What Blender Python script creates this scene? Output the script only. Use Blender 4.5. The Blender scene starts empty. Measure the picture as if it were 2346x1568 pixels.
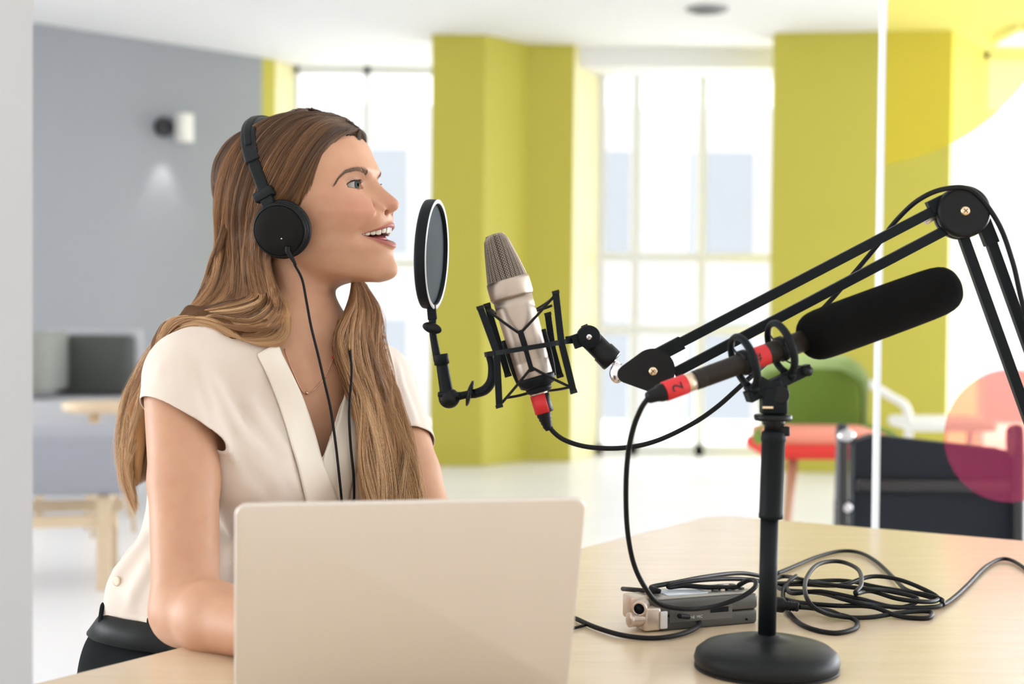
import bpy, math, random
import numpy as np
from mathutils import Vector, Matrix
random.seed(7); RNG = np.random.default_rng(11)
PI = math.pi
scene = bpy.context.scene
COL = scene.collection
W_, H_ = 2346, 1568
FPX = 3258.0

# ------------------------------------------------------------------ camera
TABLE_Z = 0.75
cam_d = bpy.data.cameras.new('camera'); cam = bpy.data.objects.new('camera', cam_d); COL.objects.link(cam)
cam_d.sensor_width = 36.0; cam_d.lens = FPX*36.0/W_
cam.location = (0, 0, 1.127)
pitch = math.atan(84/FPX); roll = math.radians(0.49)
CM = Matrix.Translation(cam.location) @ Matrix.Rotation(PI/2 - pitch, 4, 'X') @ Matrix.Rotation(roll, 4, 'Z')
cam.matrix_world = CM
cam_d.clip_start = 0.02; cam_d.clip_end = 300
cam_d.dof.use_dof = True; cam_d.dof.focus_distance = 1.74; cam_d.dof.aperture_fstop = 3.9
scene.camera = cam
scene.view_settings.view_transform = 'Standard'; scene.view_settings.look = 'None'
scene.view_settings.gamma = 1.0; scene.view_settings.use_curve_mapping = False

def P(px, py, d):                       # measured image point at depth d (metres along the optical axis) -> world
    return CM @ Vector(((px-W_/2)/FPX*d, (H_/2-py)/FPX*d, -d))
def ray(px, py):
    o = CM.translation; return o, (P(px, py, 1.0)-o)
def PZ(px, py, z):                      # point on the horizontal plane z
    o, r = ray(px, py); t = (z-o.z)/r.z; return o + r*t
def PY(px, py, y):
    o, r = ray(px, py); t = (y-o.y)/r.y; return o + r*t
def V(*a): return Vector(a)

# ------------------------------------------------------------------ materials
def mat(name, col, rough=0.5, metal=0.0, spec=0.5, bump=None, noise=None, sss=0, coat=0, emit=None, alpha=None, trans=0, sheen=0, ior=None):
    m = bpy.data.materials.new(name); m.use_nodes = True
    nt = m.node_tree; b = nt.nodes['Principled BSDF']
    c = tuple(col)+(1,)
    b.inputs['Base Color'].default_value = c; b.inputs['Roughness'].default_value = rough
    b.inputs['Metallic'].default_value = metal; b.inputs['Specular IOR Level'].default_value = spec
    if coat: b.inputs['Coat Weight'].default_value = coat; b.inputs['Coat Roughness'].default_value = 0.15
    if sheen: b.inputs['Sheen Weight'].default_value = sheen; b.inputs['Sheen Roughness'].default_value = .5
    if sss:
        b.inputs['Subsurface Weight'].default_value = sss; b.inputs['Subsurface Radius'].default_value = (1, .35, .2)
        b.inputs['Subsurface Scale'].default_value = 0.006
    if emit: b.inputs['Emission Color'].default_value = tuple(emit[0])+(1,); b.inputs['Emission Strength'].default_value = emit[1]
    if trans: b.inputs['Transmission Weight'].default_value = trans
    if ior: b.inputs['IOR'].default_value = ior
    if alpha is not None: b.inputs['Alpha'].default_value = alpha
    tc = None
    if noise or bump:
        tc = nt.nodes.new('ShaderNodeTexCoord')
    if noise:                            # (scale, amount, second colour[, stretch])
        mp = nt.nodes.new('ShaderNodeMapping'); nt.links.new(tc.outputs['Object'], mp.inputs[0])
        if len(noise) > 3: mp.inputs['Scale'].default_value = noise[3]
        n = nt.nodes.new('ShaderNodeTexNoise'); n.inputs['Scale'].default_value = noise[0]; n.inputs['Detail'].default_value = 5
        nt.links.new(mp.outputs[0], n.inputs['Vector'])
        r = nt.nodes.new('ShaderNodeMapRange'); r.inputs[1].default_value = .35; r.inputs[2].default_value = .65
        r.inputs[4].default_value = noise[1]
        nt.links.new(n.outputs['Fac'], r.inputs[0])
        mx = nt.nodes.new('ShaderNodeMix'); mx.data_type = 'RGBA'
        mx.inputs['A'].default_value = c; mx.inputs['B'].default_value = tuple(noise[2])+(1,)
        nt.links.new(r.outputs[0], mx.inputs['Factor']); nt.links.new(mx.outputs['Result'], b.inputs['Base Color'])
    if bump:                             # (scale, strength, distance)
        n = nt.nodes.new('ShaderNodeTexNoise'); n.inputs['Scale'].default_value = bump[0]; n.inputs['Detail'].default_value = 4
        nt.links.new(tc.outputs['Object'], n.inputs['Vector'])
        bp = nt.nodes.new('ShaderNodeBump'); bp.inputs['Strength'].default_value = bump[1]; bp.inputs['Distance'].default_value = bump[2]
        nt.links.new(n.outputs['Fac'], bp.inputs['Height']); nt.links.new(bp.outputs[0], b.inputs['Normal'])
    return m

# ------------------------------------------------------------------ mesh builder
def cr(pts, n=8, closed=False):          # catmull-rom through points (any dimension)
    a = np.array([tuple(p) for p in pts], float); N = len(a); out = []
    segs = N if closed else N-1
    for i in range(segs):
        if closed: p0, p1, p2, p3 = a[(i-1) % N], a[i], a[(i+1) % N], a[(i+2) % N]
        else:
            p1, p2 = a[i], a[i+1]
            p0 = a[i-1] if i > 0 else 2*p1-p2
            p3 = a[i+2] if i < N-2 else 2*p2-p1
        for k in range(n):
            t = k/n
            out.append(.5*((2*p1)+(-p0+p2)*t+(2*p0-5*p1+4*p2-p3)*t*t+(-p0+3*p1-3*p2+p3)*t**3))
    if not closed: out.append(a[-1])
    return np.array(out)

def frame(d, up=None):
    d = Vector(d).normalized(); up = Vector(up) if up is not None else Vector((0, 0, 1))
    if abs(d.dot(up.normalized())) > .98: up = Vector((0, 1, 0)) if abs(d.y) < .9 else Vector((1, 0, 0))
    a = d.cross(up).normalized(); b = a.cross(d).normalized()
    return a, b, d                       # a side, b up-ish, d along

class MB:
    def __init__(s): s.v = []; s.f = []; s.m = []; s.sm = []
    def add(s, vs, fs, mi=0, smooth=True):
        o = len(s.v); s.v += [tuple(x) for x in vs]
        for f in fs: s.f.append(tuple(i+o for i in f)); s.m.append(mi); s.sm.append(smooth)
        return s
    def box(s, c, sz, a=None, b=None, d=None, mi=0, bev=0.0):   # oriented box: axes a (x), b (y), d (z)
        c = Vector(c); a = Vector(a) if a is not None else V(1, 0, 0); b = Vector(b) if b is not None else V(0, 1, 0)
        d = Vector(d) if d is not None else a.cross(b)
        hx, hy, hz = [q/2 for q in sz]
        if bev <= 0:
            vs = [c+a*(x*hx)+b*(y*hy)+d*(z*hz) for z in (-1, 1) for y in (-1, 1) for x in (-1, 1)]
            return s.add(vs, [(0, 2, 3, 1), (4, 5, 7, 6), (0, 1, 5, 4), (2, 6, 7, 3), (0, 4, 6, 2), (1, 3, 7, 5)], mi, False)
        return s.rbox(c, sz, a, b, d, bev, mi)
    def rbox(s, c, sz, a, b, d, r, mi=0, n=3):                 # box with rounded vertical (d) edges and bevelled rims
        hx, hy, hz = [q/2 for q in sz]; r = min(r, hx*.99, hy*.99); e = min(r*.5, hz*.9)
        def ring(ins, z):
            o = []
            rr = max(r-ins, 1e-5)
            for (sx, sy, a0) in ((1, 1, 0), (-1, 1, PI/2), (-1, -1, PI), (1, -1, 1.5*PI)):
                for k in range(n+1):
                    t = a0+PI/2*k/n
                    o.append(c+a*(sx*(hx-r)+rr*math.cos(t))+b*(sy*(hy-r)+rr*math.sin(t))+d*z)
            return o
        rings = [ring(e, -hz), ring(e*.3, -hz+e*.3), ring(0, -hz+e), ring(0, hz-e), ring(e*.3, hz-e*.3), ring(e, hz)]
        return s.loft(rings, closed=True, caps=True, mi=mi)
    def loft(s, rings, closed=True, caps=False, mi=0, loop=False, smooth=True):
        n = len(rings[0]); vs = [p for r in rings for p in r]; fs = []
        R = len(rings); rr = R if loop else R-1
        for i in range(rr):
            j = (i+1) % R
            for k in range(n if closed else n-1):
                l = (k+1) % n
                fs.append((i*n+k, i*n+l, j*n+l, j*n+k))
        if caps: fs.append(tuple(range(n))[::-1]); fs.append(tuple((R-1)*n+k for k in range(n)))
        return s.add(vs, fs, mi, smooth)
    def cyl(s, p, q, r, r2=None, n=20, mi=0, caps=True, bev=0.0):
        p, q = Vector(p), Vector(q); r2 = r if r2 is None else r2
        a, b, d = frame(q-p); L = (q-p).length
        def ring(c, rr): return [c+a*(rr*math.cos(2*PI*k/n))+b*(rr*math.sin(2*PI*k/n)) for k in range(n)]
        if bev: rings = [ring(p, r-bev), ring(p+d*bev*.3, r-bev*.3), ring(p+d*bev, r), ring(q-d*bev, r2), ring(q-d*bev*.3, r2-bev*.3), ring(q, r2-bev)]
        else: rings = [ring(p, r), ring(q, r2)]
        return s.loft(rings, True, caps, mi)
    def tube(s, pts, r, n=8, mi=0, sub=6, closed=False, flat=None, up=None, caps=True):
        rs = r if hasattr(r, '__len__') else [r]*len(pts)
        a4 = [tuple(p)+(rr,) for p, rr in zip(pts, rs)]
        c = cr(a4, sub, closed) if sub > 1 else np.array(a4)
        N = len(c); P3 = [Vector(x[:3]) for x in c]
        T = []
        for i in range(N):
            if closed: t = P3[(i+1) % N]-P3[i-1]
            else: t = P3[min(i+1, N-1)]-P3[max(i-1, 0)]
            T.append(t.normalized() if t.length > 1e-9 else V(0, 0, 1))
        a, b, _ = frame(T[0], up)
        rings = []
        for i in range(N):
            if up is not None: a, b, _ = frame(T[i], up)
            else:
                a = (a-T[i]*a.dot(T[i])); a = a.normalized() if a.length > 1e-6 else frame(T[i])[0]; b = T[i].cross(a)
            ra = c[i][3]; rb = ra*(flat or 1)
            rings.append([P3[i]+a*(ra*math.cos(2*PI*k/n))+b*(rb*math.sin(2*PI*k/n)) for k in range(n)])
        return s.loft(rings, True, caps and not closed, mi, loop=closed)
    def lathe(s, c, d, prof, n=32, mi=0, up=None, caps=True):   # prof [(r, h)...] along d
        a, b, d = frame(d, up); c = Vector(c)
        rings = [[c+d*h+a*(max(r, 1e-5)*math.cos(2*PI*k/n))+b*(max(r, 1e-5)*math.sin(2*PI*k/n)) for k in range(n)] for r, h in prof]
        return s.loft(rings, True, caps, mi)
    def sph(s, c, r, n=16, mi=0, ax=None):
        c = Vector(c); rr = r if hasattr(r, '__len__') else (r, r, r)
        A = ax or (V(1, 0, 0), V(0, 1, 0), V(0, 0, 1)); rings = []
        m = max(n//2, 4)
        for i in range(m+1):
            t = PI*i/m; z = -math.cos(t); q = max(math.sin(t), 1e-4)
            rings.append([c+A[0]*(rr[0]*q*math.cos(2*PI*k/n))+A[1]*(rr[1]*q*math.sin(2*PI*k/n))+A[2]*(rr[2]*z) for k in range(n)])
        return s.loft(rings, True, True, mi)
    def prism(s, poly, h, mi=0, smooth=False):     # poly: world points (flat), h: Vector extrusion
        n = len(poly); h = Vector(h); vs = [Vector(p) for p in poly]+[Vector(p)+h for p in poly]
        fs = [tuple(range(n))[::-1], tuple(range(n, 2*n))]
        s.add(vs, fs, mi, False)
        return s.add(vs, [(k, (k+1) % n, (k+1) % n+n, k+n) for k in range(n)], mi, smooth)
    def build(s, name, mats, parent=None, bevel=None, sub=0, solid=0):
        me = bpy.data.meshes.new(name); me.from_pydata([tuple(v) for v in s.v], [], s.f)
        for m_ in (mats if isinstance(mats, (list, tuple)) else [mats]): me.materials.append(m_)
        me.polygons.foreach_set('material_index', s.m); me.polygons.foreach_set('use_smooth', s.sm)
        me.update(); me.validate()
        o = bpy.data.objects.new(name, me); COL.objects.link(o)
        if parent is not None: setpar(o, parent)
        if bevel:
            b = o.modifiers.new('bev', 'BEVEL'); b.width = bevel; b.segments = 3; b.limit_method = 'ANGLE'; b.angle_limit = math.radians(35)
            me.polygons.foreach_set('use_smooth', [True]*len(me.polygons))
            w = o.modifiers.new('wn', 'WEIGHTED_NORMAL')
        if solid:
            q = o.modifiers.new('sol', 'SOLIDIFY'); q.thickness = solid; q.offset = 0
        if sub: q = o.modifiers.new('sub', 'SUBSURF'); q.levels = sub; q.render_levels = sub
        fixn(me)
        return o

def fixn(me):
    import bmesh
    bm = bmesh.new(); bm.from_mesh(me); bmesh.ops.recalc_face_normals(bm, faces=bm.faces); bm.to_mesh(me); bm.free()

def setpar(o, p):
    o.parent = p; o.matrix_parent_inverse = PW[p.name].inverted() if p.name in PW else Matrix()
PW = {}
def thing(name, loc, label, cat, group=None, rz=0):
    o = bpy.data.objects.new(name, None); COL.objects.link(o); o.empty_display_size = .05
    o.location = loc; o.rotation_euler.z = rz
    PW[o.name] = Matrix.Translation(Vector(loc)) @ Matrix.Rotation(rz, 4, 'Z')
    o['label'] = label; o['category'] = cat
    if group: o['group'] = group
    return o
def tag(o, label, cat, group=None):
    o['label'] = label; o['category'] = cat
    if group: o['group'] = group
    return o
def struct(o): o['kind'] = 'structure'; return o
# ================================================================== materials for the room
M_ceil = mat('ceiling_paint', (.87, .87, .855), .8)
M_white = mat('white_paint', (.80, .80, .79), .6)
M_floor = mat('floor_pale_resin', (.86, .85, .85), .3, noise=(2.2, .35, (.79, .785, .785)))
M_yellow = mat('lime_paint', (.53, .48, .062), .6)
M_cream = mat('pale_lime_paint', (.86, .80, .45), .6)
M_grey = mat('grey_wall_paint', (.33, .35, .38), .35)
M_frame = mat('white_window_frame', (.85, .86, .88), .4)

CEIL = 3.0
# floor and ceiling
b = MB(); b.box((0, 5.5, -.05), (16, 17, .1)); struct(b.build('floor', M_floor))
b = MB(); b.box((0, 5.9, CEIL+.05), (16, 15, .1)); struct(b.build('ceiling', M_ceil))
# window wall in plan, traced on the floor line (x pixel, depth)
def fx(px, y): return (px-W_/2)/FPX*y
def wall_run(name, pts, m, mi=None, z0=0, z1=CEIL, th=.12):
    b = MB()
    for i in range(len(pts)-1):
        (x0, y0), (x1, y1) = pts[i], pts[i+1]
        p, q = V(x0, y0, z0), V(x1, y1, z0); d = (q-p).normalized(); n = V(-d.y, d.x, 0)
        if n.y < 0: n = -n
        b.prism([p, q, q+n*th, p+n*th], V(0, 0, z1-z0), mi=(mi[i] if mi else 0))
    return struct(b.build(name, m))
Yp = [(fx(985, 9.9), 9.9), (fx(1105, 9.9), 9.9), (fx(1205, 10.25), 10.25), (fx(1310, 10.25), 10.25), (fx(1366, 10.75), 10.75)]
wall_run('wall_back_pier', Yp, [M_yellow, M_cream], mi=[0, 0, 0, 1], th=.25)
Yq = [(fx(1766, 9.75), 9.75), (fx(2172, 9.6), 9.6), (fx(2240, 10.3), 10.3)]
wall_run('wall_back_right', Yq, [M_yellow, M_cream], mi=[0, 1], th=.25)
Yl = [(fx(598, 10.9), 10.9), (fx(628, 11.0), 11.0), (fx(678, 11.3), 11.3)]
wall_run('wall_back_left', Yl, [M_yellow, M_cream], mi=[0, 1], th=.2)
g0 = (fx(78, 9.4)-1.6, 9.4-1.3); g1 = (fx(598, 10.9), 10.9)
wall_run('wall_grey', [g0, g1], M_grey, th=.2)
# near white wall end on the left of the frame
b = MB(); e0 = P(75, 784, 3.0); e1 = P(62, 784, 3.15)
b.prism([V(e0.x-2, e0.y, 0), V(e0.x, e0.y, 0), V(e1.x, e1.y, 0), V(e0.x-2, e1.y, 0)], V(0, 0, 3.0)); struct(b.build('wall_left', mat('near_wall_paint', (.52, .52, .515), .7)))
# windows: white frame members with panes, behind the wall line
M_pane = mat('window_glass', (1, 1, 1), 0.0, trans=1.0, ior=1.01, spec=.2)
def window(name, pxl, pxr, y, verts, rails, fw=.05):
    xl, xr = fx(pxl, y), fx(pxr, y)
    b = MB()
    b.box(((xl+xr)/2, y, .04), (xr-xl, .08, .08)); b.box(((xl+xr)/2, y, CEIL-.03), (xr-xl, .08, .06))
    for px in verts: b.box((fx(px, y), y, CEIL/2), (fw, .08, CEIL))
    for z in rails: b.box(((xl+xr)/2, y, z), (xr-xl, .07, fw))
    o = struct(b.build(name, M_frame))
    g = MB(); g.box(((xl+xr)/2, y+.01, CEIL/2), (xr-xl, .006, CEIL-.06)); g.build('pane', M_pane, o)
    return o
window('window_1', 672, 1000, 11.3, [676, 838, 996], [1.45])
window('window_2', 1366, 1800, 10.8, [1372, 1452, 1603, 1790], [.95, 1.5], .07)
window('window_3', 2238, 2700, 10.4, [2244, 2420, 2696], [1.5])
b = MB(); b.box((fx(1573, 10.6), 10.6, CEIL-.07), (fx(1900, 10.6)-fx(1300, 10.6), .5, .14)); struct(b.build('trim_1', M_ceil))
# building across the street
M_fac = mat('pale_render', (.80, .80, .80), .9); M_fgl = mat('far_window_glass', (.44, .49, .54), .4)
bt = thing('apartment_building', (4, 30, -4), 'pale building across the street seen bleached through the windows', 'building')
b = MB(); b.box((2, 34, 2), (34, 8, 18)); b.build('facade', M_fac, bt)
for i in range(14):
    for j in range(4):
        fw = MB(); fw.box((-13+i*2.1, 25.97, -3.2+j*3.1), (1.15, .1, 1.9)); fw.build('window', M_fgl, bt)
b = MB(); b.box((0, 23, -6.05), (80, 22, .1)); struct(b.build('ground', mat('street', (.6, .6, .6), .9)))

# ceiling details: warm beige patch painted as a reflection of wood, round dark fitting, bright downlight
b = MB(); c = PZ(620, -30, CEIL); b.box((-1.75, 5.6, CEIL-.012), (1.5, .9, .024)); struct(b.build('reflection_patch', mat('wood_reflection', (.80, .66, .50), .7)))
t = thing('ceiling_speaker', PZ(1620, 19, CEIL), 'round grey fitting set flush into the white ceiling near the window', 'ceiling fitting')
pc = PZ(1620, 19, CEIL)
b = MB(); b.lathe(pc+V(0, 0, -.02), V(0, 0, 1), [(.11, 0), (.13, .006), (.135, .02)], 28); b.build('rim', mat('fit_grey', (.3, .3, .3), .5), t)
b = MB(); b.lathe(pc+V(0, 0, -.024), V(0, 0, 1), [(.09, 0), (.09, .01)], 28); b.build('grille', mat('fit_dark', (.12, .12, .12), .6), t)
pd = PZ(2335, 70, CEIL)
t = thing('ceiling_light', pd, 'bright square light panel on the ceiling behind the glass at far right', 'ceiling light')
b = MB(); b.box(pd+V(.2, 0, -.03), (.62, .5, .05)); b.build('frame', M_frame, t)
b = MB(); b.box(pd+V(.2, 0, -.058), (.56, .44, .008)); b.build('diffuser', mat('diffuser', (1, 1, 1), .5, emit=((1, .98, .92), 4)), t)

# wall sconce on the grey wall
gdir = (V(g1[0], g1[1], 0)-V(g0[0], g0[1], 0)).normalized(); gn = V(gdir.y, -gdir.x, 0)
if gn.y > 0: gn = -gn
def on_grey(px, py):
    o, r = ray(px, py); p0 = V(g0[0], g0[1], 0); t_ = (p0-o).dot(gn)/r.dot(gn); return o+r*t_
s0 = on_grey(372, 292)
t = thing('wall_sconce', s0, 'small wall lamp with white block shade and dark mount on the grey wall', 'wall lamp')
b = MB(); b.cyl(s0, s0+gn*.05, .07, n=24, bev=.006); b.build('mount', mat('sconce_dark', (.015, .015, .018), .4), t)
b = MB(); b.box(s0+gn*.10+gdir*.12, (.10, .10, .20), gdir, gn, V(0, 0, 1), bev=.01); b.build('lamp_shade', mat('sconce_white', (.9, .88, .82), .5), t)
sl = bpy.data.lights.new('sconce_spot', 'SPOT'); sl.energy = 4; sl.spot_size = 1.15; sl.spot_blend = .8; sl.color = (1, .93, .9); sl.shadow_soft_size = .04
so = bpy.data.objects.new('sconce_spot', sl); COL.objects.link(so); so.location = s0+gn*.12+gdir*.0+V(0, 0, -.16)
so.rotation_euler = (V(0, 0, -1)*.9 - gn*.25).to_track_quat('-Z', 'Y').to_euler()

# ------------------------------------------------------------------ furniture far left
M_gfab = mat('charcoal_felt', (.085, .09, .085), .95, bump=(600, .3, .002))
M_sfab = mat('grey_felt', (.22, .23, .26), .95, bump=(600, .3, .002))
M_lfab = mat('pale_grey_felt', (.50, .51, .54), .95, bump=(600, .3, .002))
M_wood = mat('pale_ash', (.78, .62, .42), .45, noise=(9, .5, (.70, .53, .34), (1, 8, 8)))
D = 6.6
def pf(px, z, d=D):                    # point at pixel column, height z, depth d
    return V((px-W_/2)/FPX*d, d, z)
def zof(py, d): return 1.127-(py-700)/FPX*d
# sofa: facing right/camera
sofa = thing('sofa', pf(190, 0, 7.6), 'low grey sofa with dark back cushion against the grey wall', 'sofa')
def sxp(px, d): return (px-W_/2)/FPX*d
b = MB(); b.box((sxp(185, 7.6), 7.75, .50), (.80, .8, .20), bev=.04); b.build('seat', M_lfab, sofa)
b = MB(); b.box((sxp(217, 8.05), 8.05, zof(843, 8.05)), (.44, .16, .33), bev=.05); b.build('back_cushion', M_gfab, sofa)
b = MB(); b.box((sxp(92, 7.8), 7.8, zof(838, 7.8)), (.20, .50, .33), bev=.06); b.build('arm_cushion', mat('olive_grey_felt', (.30, .31, .28), .95), sofa)
b = MB(); b.box((sxp(215, 8.2), 8.2, (zof(763, 8.2)+.42)/2), (.56, .07, zof(763, 8.2)-.42), bev=.03); b.build('backrest', M_lfab, sofa)
for px_ in (90, 300):
    for yy in (7.45, 8.05): b = MB(); b.cyl((sxp(px_, yy), yy, 0), (sxp(px_, yy), yy, .41), .02, n=10); b.build('leg', M_wood, sofa)
# round coffee table
ct = pf(240, 0, 6.9); zt = zof(952, 6.9)
t = thing('coffee_table', ct, 'small round pale wood coffee table in front of the grey sofa', 'table')
b = MB(); b.lathe((ct.x, 6.9, zt), V(0, 0, 1), [(.165, 0), (.195, .008), (.20, .03), (.20, .045)], 40); b.build('table_top', M_wood, t)
for k in range(3):
    a = k*2.1+.4; b = MB(); b.cyl((ct.x+.1*math.cos(a), 6.9+.1*math.sin(a), zt), (ct.x+.14*math.cos(a), 6.9+.14*math.sin(a), 0), .016, .011, n=10); b.build('leg', M_wood, t)
# upholstered bench
by = 5.6; bx = pf(120, 0, by).x; zt = zof(1000, by)
t = thing('bench', (bx, by, 0), 'grey upholstered bench on a pale wooden frame beside the white wall', 'bench')
b = MB(); b.rbox(V(bx-.12, by+.1, zt-.115), (.86, .62, .23), V(.96, .2, 0).normalized(), V(-.2, .96, 0).normalized(), V(0, 0, 1), .05); b.build('seat', mat('bench_felt', (.36, .37, .41), .95), t)
zl = zt-.24
A_, B_ = V(.96, .2, 0).normalized(), V(-.2, .96, 0).normalized(); c_ = V(bx-.12, by+.1, 0)
for (u_, v_) in ((-.35, -.22), (.30, -.22), (-.35, .22), (.30, .22)):
    b = MB(); q_ = c_+A_*u_+B_*v_; b.box(q_+V(0, 0, zl/2), (.05, .05, zl), A_, B_, V(0, 0, 1)); b.build('leg', M_wood, t)
b = MB()
for v_ in (-.22, .22): b.box(c_+B_*v_+V(0, 0, zl-.10), (.7, .03, .045), A_, B_, V(0, 0, 1))
b.box(c_+A_*.30+V(0, 0, zl-.03), (.03, .44, .05), A_, B_, V(0, 0, 1))
b.build('rail', M_wood, t)

# ------------------------------------------------------------------ green shell chair, white chair, black chair
M_green = mat('leaf_green_fabric', (.16, .26, .035), .9); M_lgreen = mat('pale_green_shell', (.50, .66, .26), .5)
M_red = mat('red_felt', (.75, .05, .035), .9); M_wleg = mat('beech', (.52, .30, .18), .5)
gy = 5.5
def gp(px, py, dy=0): return V((px-W_/2)/FPX*(gy+dy), gy+dy, zof(py, gy+dy))
t = thing('shell_chair', gp(1880, 1200), 'green shell armchair with red seat cushion on beech legs', 'chair')
t.location.z = 0; PW[t.name] = Matrix.Translation(t.location)
cx = gp(1900, 900).x; zt_ = zof(810, gy+.25); zb_ = zof(1000, gy)
def backshell(off, top, m, nm, wid, thk):
    b = MB(); rings = []
    for i in range(13):
        u = i/12; z = zb_-.06+(top-(zb_-.06))*u
        half = wid*(1-max(0, (u-.75)/.25)**2.2*.35)*(.93+.1*u)
        ring = []
        for s_ in (0, 1):
            rr = range(17) if s_ == 0 else range(16, -1, -1)
            for k in rr:
                a = (k/16-.5)*2
                ring.append(V(cx+half*math.sin(a*1.25)/math.sin(1.25), gy+.42+off-(1-math.cos(a*1.25))*.42*half/.3-(thk if s_ else 0)+.10*u, z))
        rings.append(ring)
    b.loft(rings, True, True); return b.build(nm, m, t)
backshell(.03, zt_+.0, M_lgreen, 'shell', .225, .03)
backshell(-.02, zt_-.06, M_green, 'back_pad', .195, .03)
zs = zof(1000, gy-.1)
b = MB(); b.rbox(V(cx-.03, gy+.05, zs-.045), (.50, .5, .055), V(1, 0, 0), V(0, 1, 0), V(0, 0, 1), .06); b.build('seat_shell', M_red, t)
b = MB(); b.rbox(V(cx-.03, gy+.05, zs-.0), (.46, .46, .05), V(1, 0, 0), V(0, 1, 0), V(0, 0, 1), .05); b.build('seat_cushion', mat('coral_felt', (.85, .30, .2), .9), t)
for sx_, nm in ((-1, 'armrest'), (1, 'armrest')):
    b = MB(); b.tube([(cx+sx_*.20, gy+.22, zs+.01), (cx+sx_*.255, gy+.04, zs-.01), (cx+sx_*.23, gy-.14, zs-.03)], [.025, .03, .025], 10); b.build(nm, M_green, t)
for sx_ in (-1, 1):
    for sy_ in (-1, 1):
        b = MB(); b.cyl((cx+sx_*.15, gy+.05+sy_*.14, zs-.06), (cx+sx_*.21, gy+.05+sy_*.2, 0), .022, .013, n=12); b.build('leg', M_wleg, t)

# white tube-arm chair behind
wy = 6.6
M_wh = mat('white_plastic', (.82, .82, .78), .4)
def wp(px, py, y=wy): return V((px-W_/2)/FPX*y, y, zof(py, y))
t = thing('white_chair', V(wp(2150, 1000).x, wy, 0), 'white frame chair with bent arm standing behind the glass', 'chair')
b = MB(); b.tube([wp(1990, 870), wp(2040, 900), wp(2080, 930), wp(2085, 1010), wp(2085, 1190)], .02, 10); b.build('arm_frame', M_wh, t)
b = MB(); b.rbox(wp(2160, 962, wy+.1), (.42, .4, .05), V(1, 0, 0), V(0, 1, 0), V(0, 0, 1), .04); b.build('seat', M_wh, t)
b = MB(); b.cyl(wp(2230, 965, wy+.2), V(wp(2235, 0).x, wy+.2, 0), .018, n=10); b.build('leg', M_wh, t)

# black lounge chair close behind the table
ky = 3.7
M_blk = mat('black_leather', (.016, .021, .028), .6, spec=.2); M_chr = mat('chrome_frame', (.6, .6, .62), .15, 1.0)
M_darkm = mat('black_metal_frame', (.02, .02, .022), .35)
def kp(px, py, y=ky): return V((px-W_/2)/FPX*y, y, zof(py, y))
kb = kp(2140, 1200); t = thing('lounge_chair', V(kb.x, ky, 0), 'black leather lounge chair seen from behind on a dark tube frame', 'chair')
x0, x1 = kp(1962, 1000).x, kp(2325, 1000).x; za = zof(1000, ky)
b = MB(); b.prism([V(x0, ky, .30), V(x1, ky, .30), V(x1, ky, zof(1040, ky)), V(x1-.02, ky, zof(1022, ky)), V(x0+.05, ky, za+.01), V(x0, ky, za-.01)], V(0, .06, 0)); b.build('backrest', M_blk, t, bevel=.012)
b = MB(); b.box(((x0+x1)/2*1.1, ky+.38, .40), (x1-x0-.02, .66, .12), bev=.04); b.build('seat', M_blk, t)
b = MB(); b.box(((x0+x1)/2, ky-.012, zof(1105, ky)), (x1-x0-.01, .02, .03), bev=.005); b.build('back_strap', M_darkm, t)
for px_ in (1930, 2332):
    xx = kp(px_, 1000).x
    b = MB(); b.tube([V(xx, ky-.03, 0), V(xx, ky-.03, .3), V(xx, ky-.02, zof(1010, ky)), V(xx+.005, ky+.02, zof(992, ky)), V(xx+.03, ky+.12, zof(1000, ky)), V(xx*1.16, ky+.6, .56), V(xx*1.18, ky+.68, .5), V(xx*1.18, ky+.68, 0)], .015, 12); b.build('side_frame', M_darkm, t)
for zz in (zof(992, ky), zof(1155, ky)):
    b = MB(); b.sph((kp(1938, 1000).x, ky-.02, zz), (.024, .024, .02), 16); b.build('end_cap', M_chr, t)
for yy in (ky-.03, ky+.6):
    b = MB(); b.cyl((kp(1930, 0).x*yy/ky, yy, .28), (kp(2332, 0).x*yy/ky, yy, .28), .014, n=12); b.build('cross_bar', M_darkm, t)

# ------------------------------------------------------------------ glass partition with tinted round films
gD = 2.95
M_glass = mat('partition_glass', (1, 1, 1), 0.0, trans=1.0, ior=1.02, spec=.3)
M_edge = mat('glass_edge', (.85, .90, .93), .25)
def film(name, c):
    m = bpy.data.materials.new(name); m.use_nodes = True; nt = m.node_tree; nt.nodes.clear()
    o = nt.nodes.new('ShaderNodeOutputMaterial'); mix = nt.nodes.new('ShaderNodeMixShader'); tr = nt.nodes.new('ShaderNodeBsdfTransparent'); df = nt.nodes.new('ShaderNodeBsdfTranslucent')
    d2 = nt.nodes.new('ShaderNodeBsdfDiffuse'); ad = nt.nodes.new('ShaderNodeMixShader')
    tr.inputs[0].default_value = tuple(c[0])+(1,); df.inputs[0].default_value = tuple(c[1])+(1,); d2.inputs[0].default_value = tuple(c[1])+(1,)
    nt.links.new(df.outputs[0], ad.inputs[1]); nt.links.new(d2.outputs[0], ad.inputs[2]); ad.inputs[0].default_value = .5
    mix.inputs[0].default_value = c[2]; nt.links.new(tr.outputs[0], mix.inputs[1]); nt.links.new(ad.outputs[0], mix.inputs[2]); nt.links.new(mix.outputs[0], o.inputs[0])
    return m
ge = P(2021, 500, gD); gx0 = ge.x
t = thing('glass_partition', V(gx0, gD, 0), 'clear glass partition with pale polished edge behind the desk', 'glass partition')
b = MB(); b.box((gx0+1.0, gD, 1.5), (2.0, .010, 3.0)); b.build('pane', M_glass, t)
b = MB(); b.box((gx0-.007, gD-.003, 1.5), (.011, .016, 3.0)); b.build('edge_strip', M_edge, t)
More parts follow.
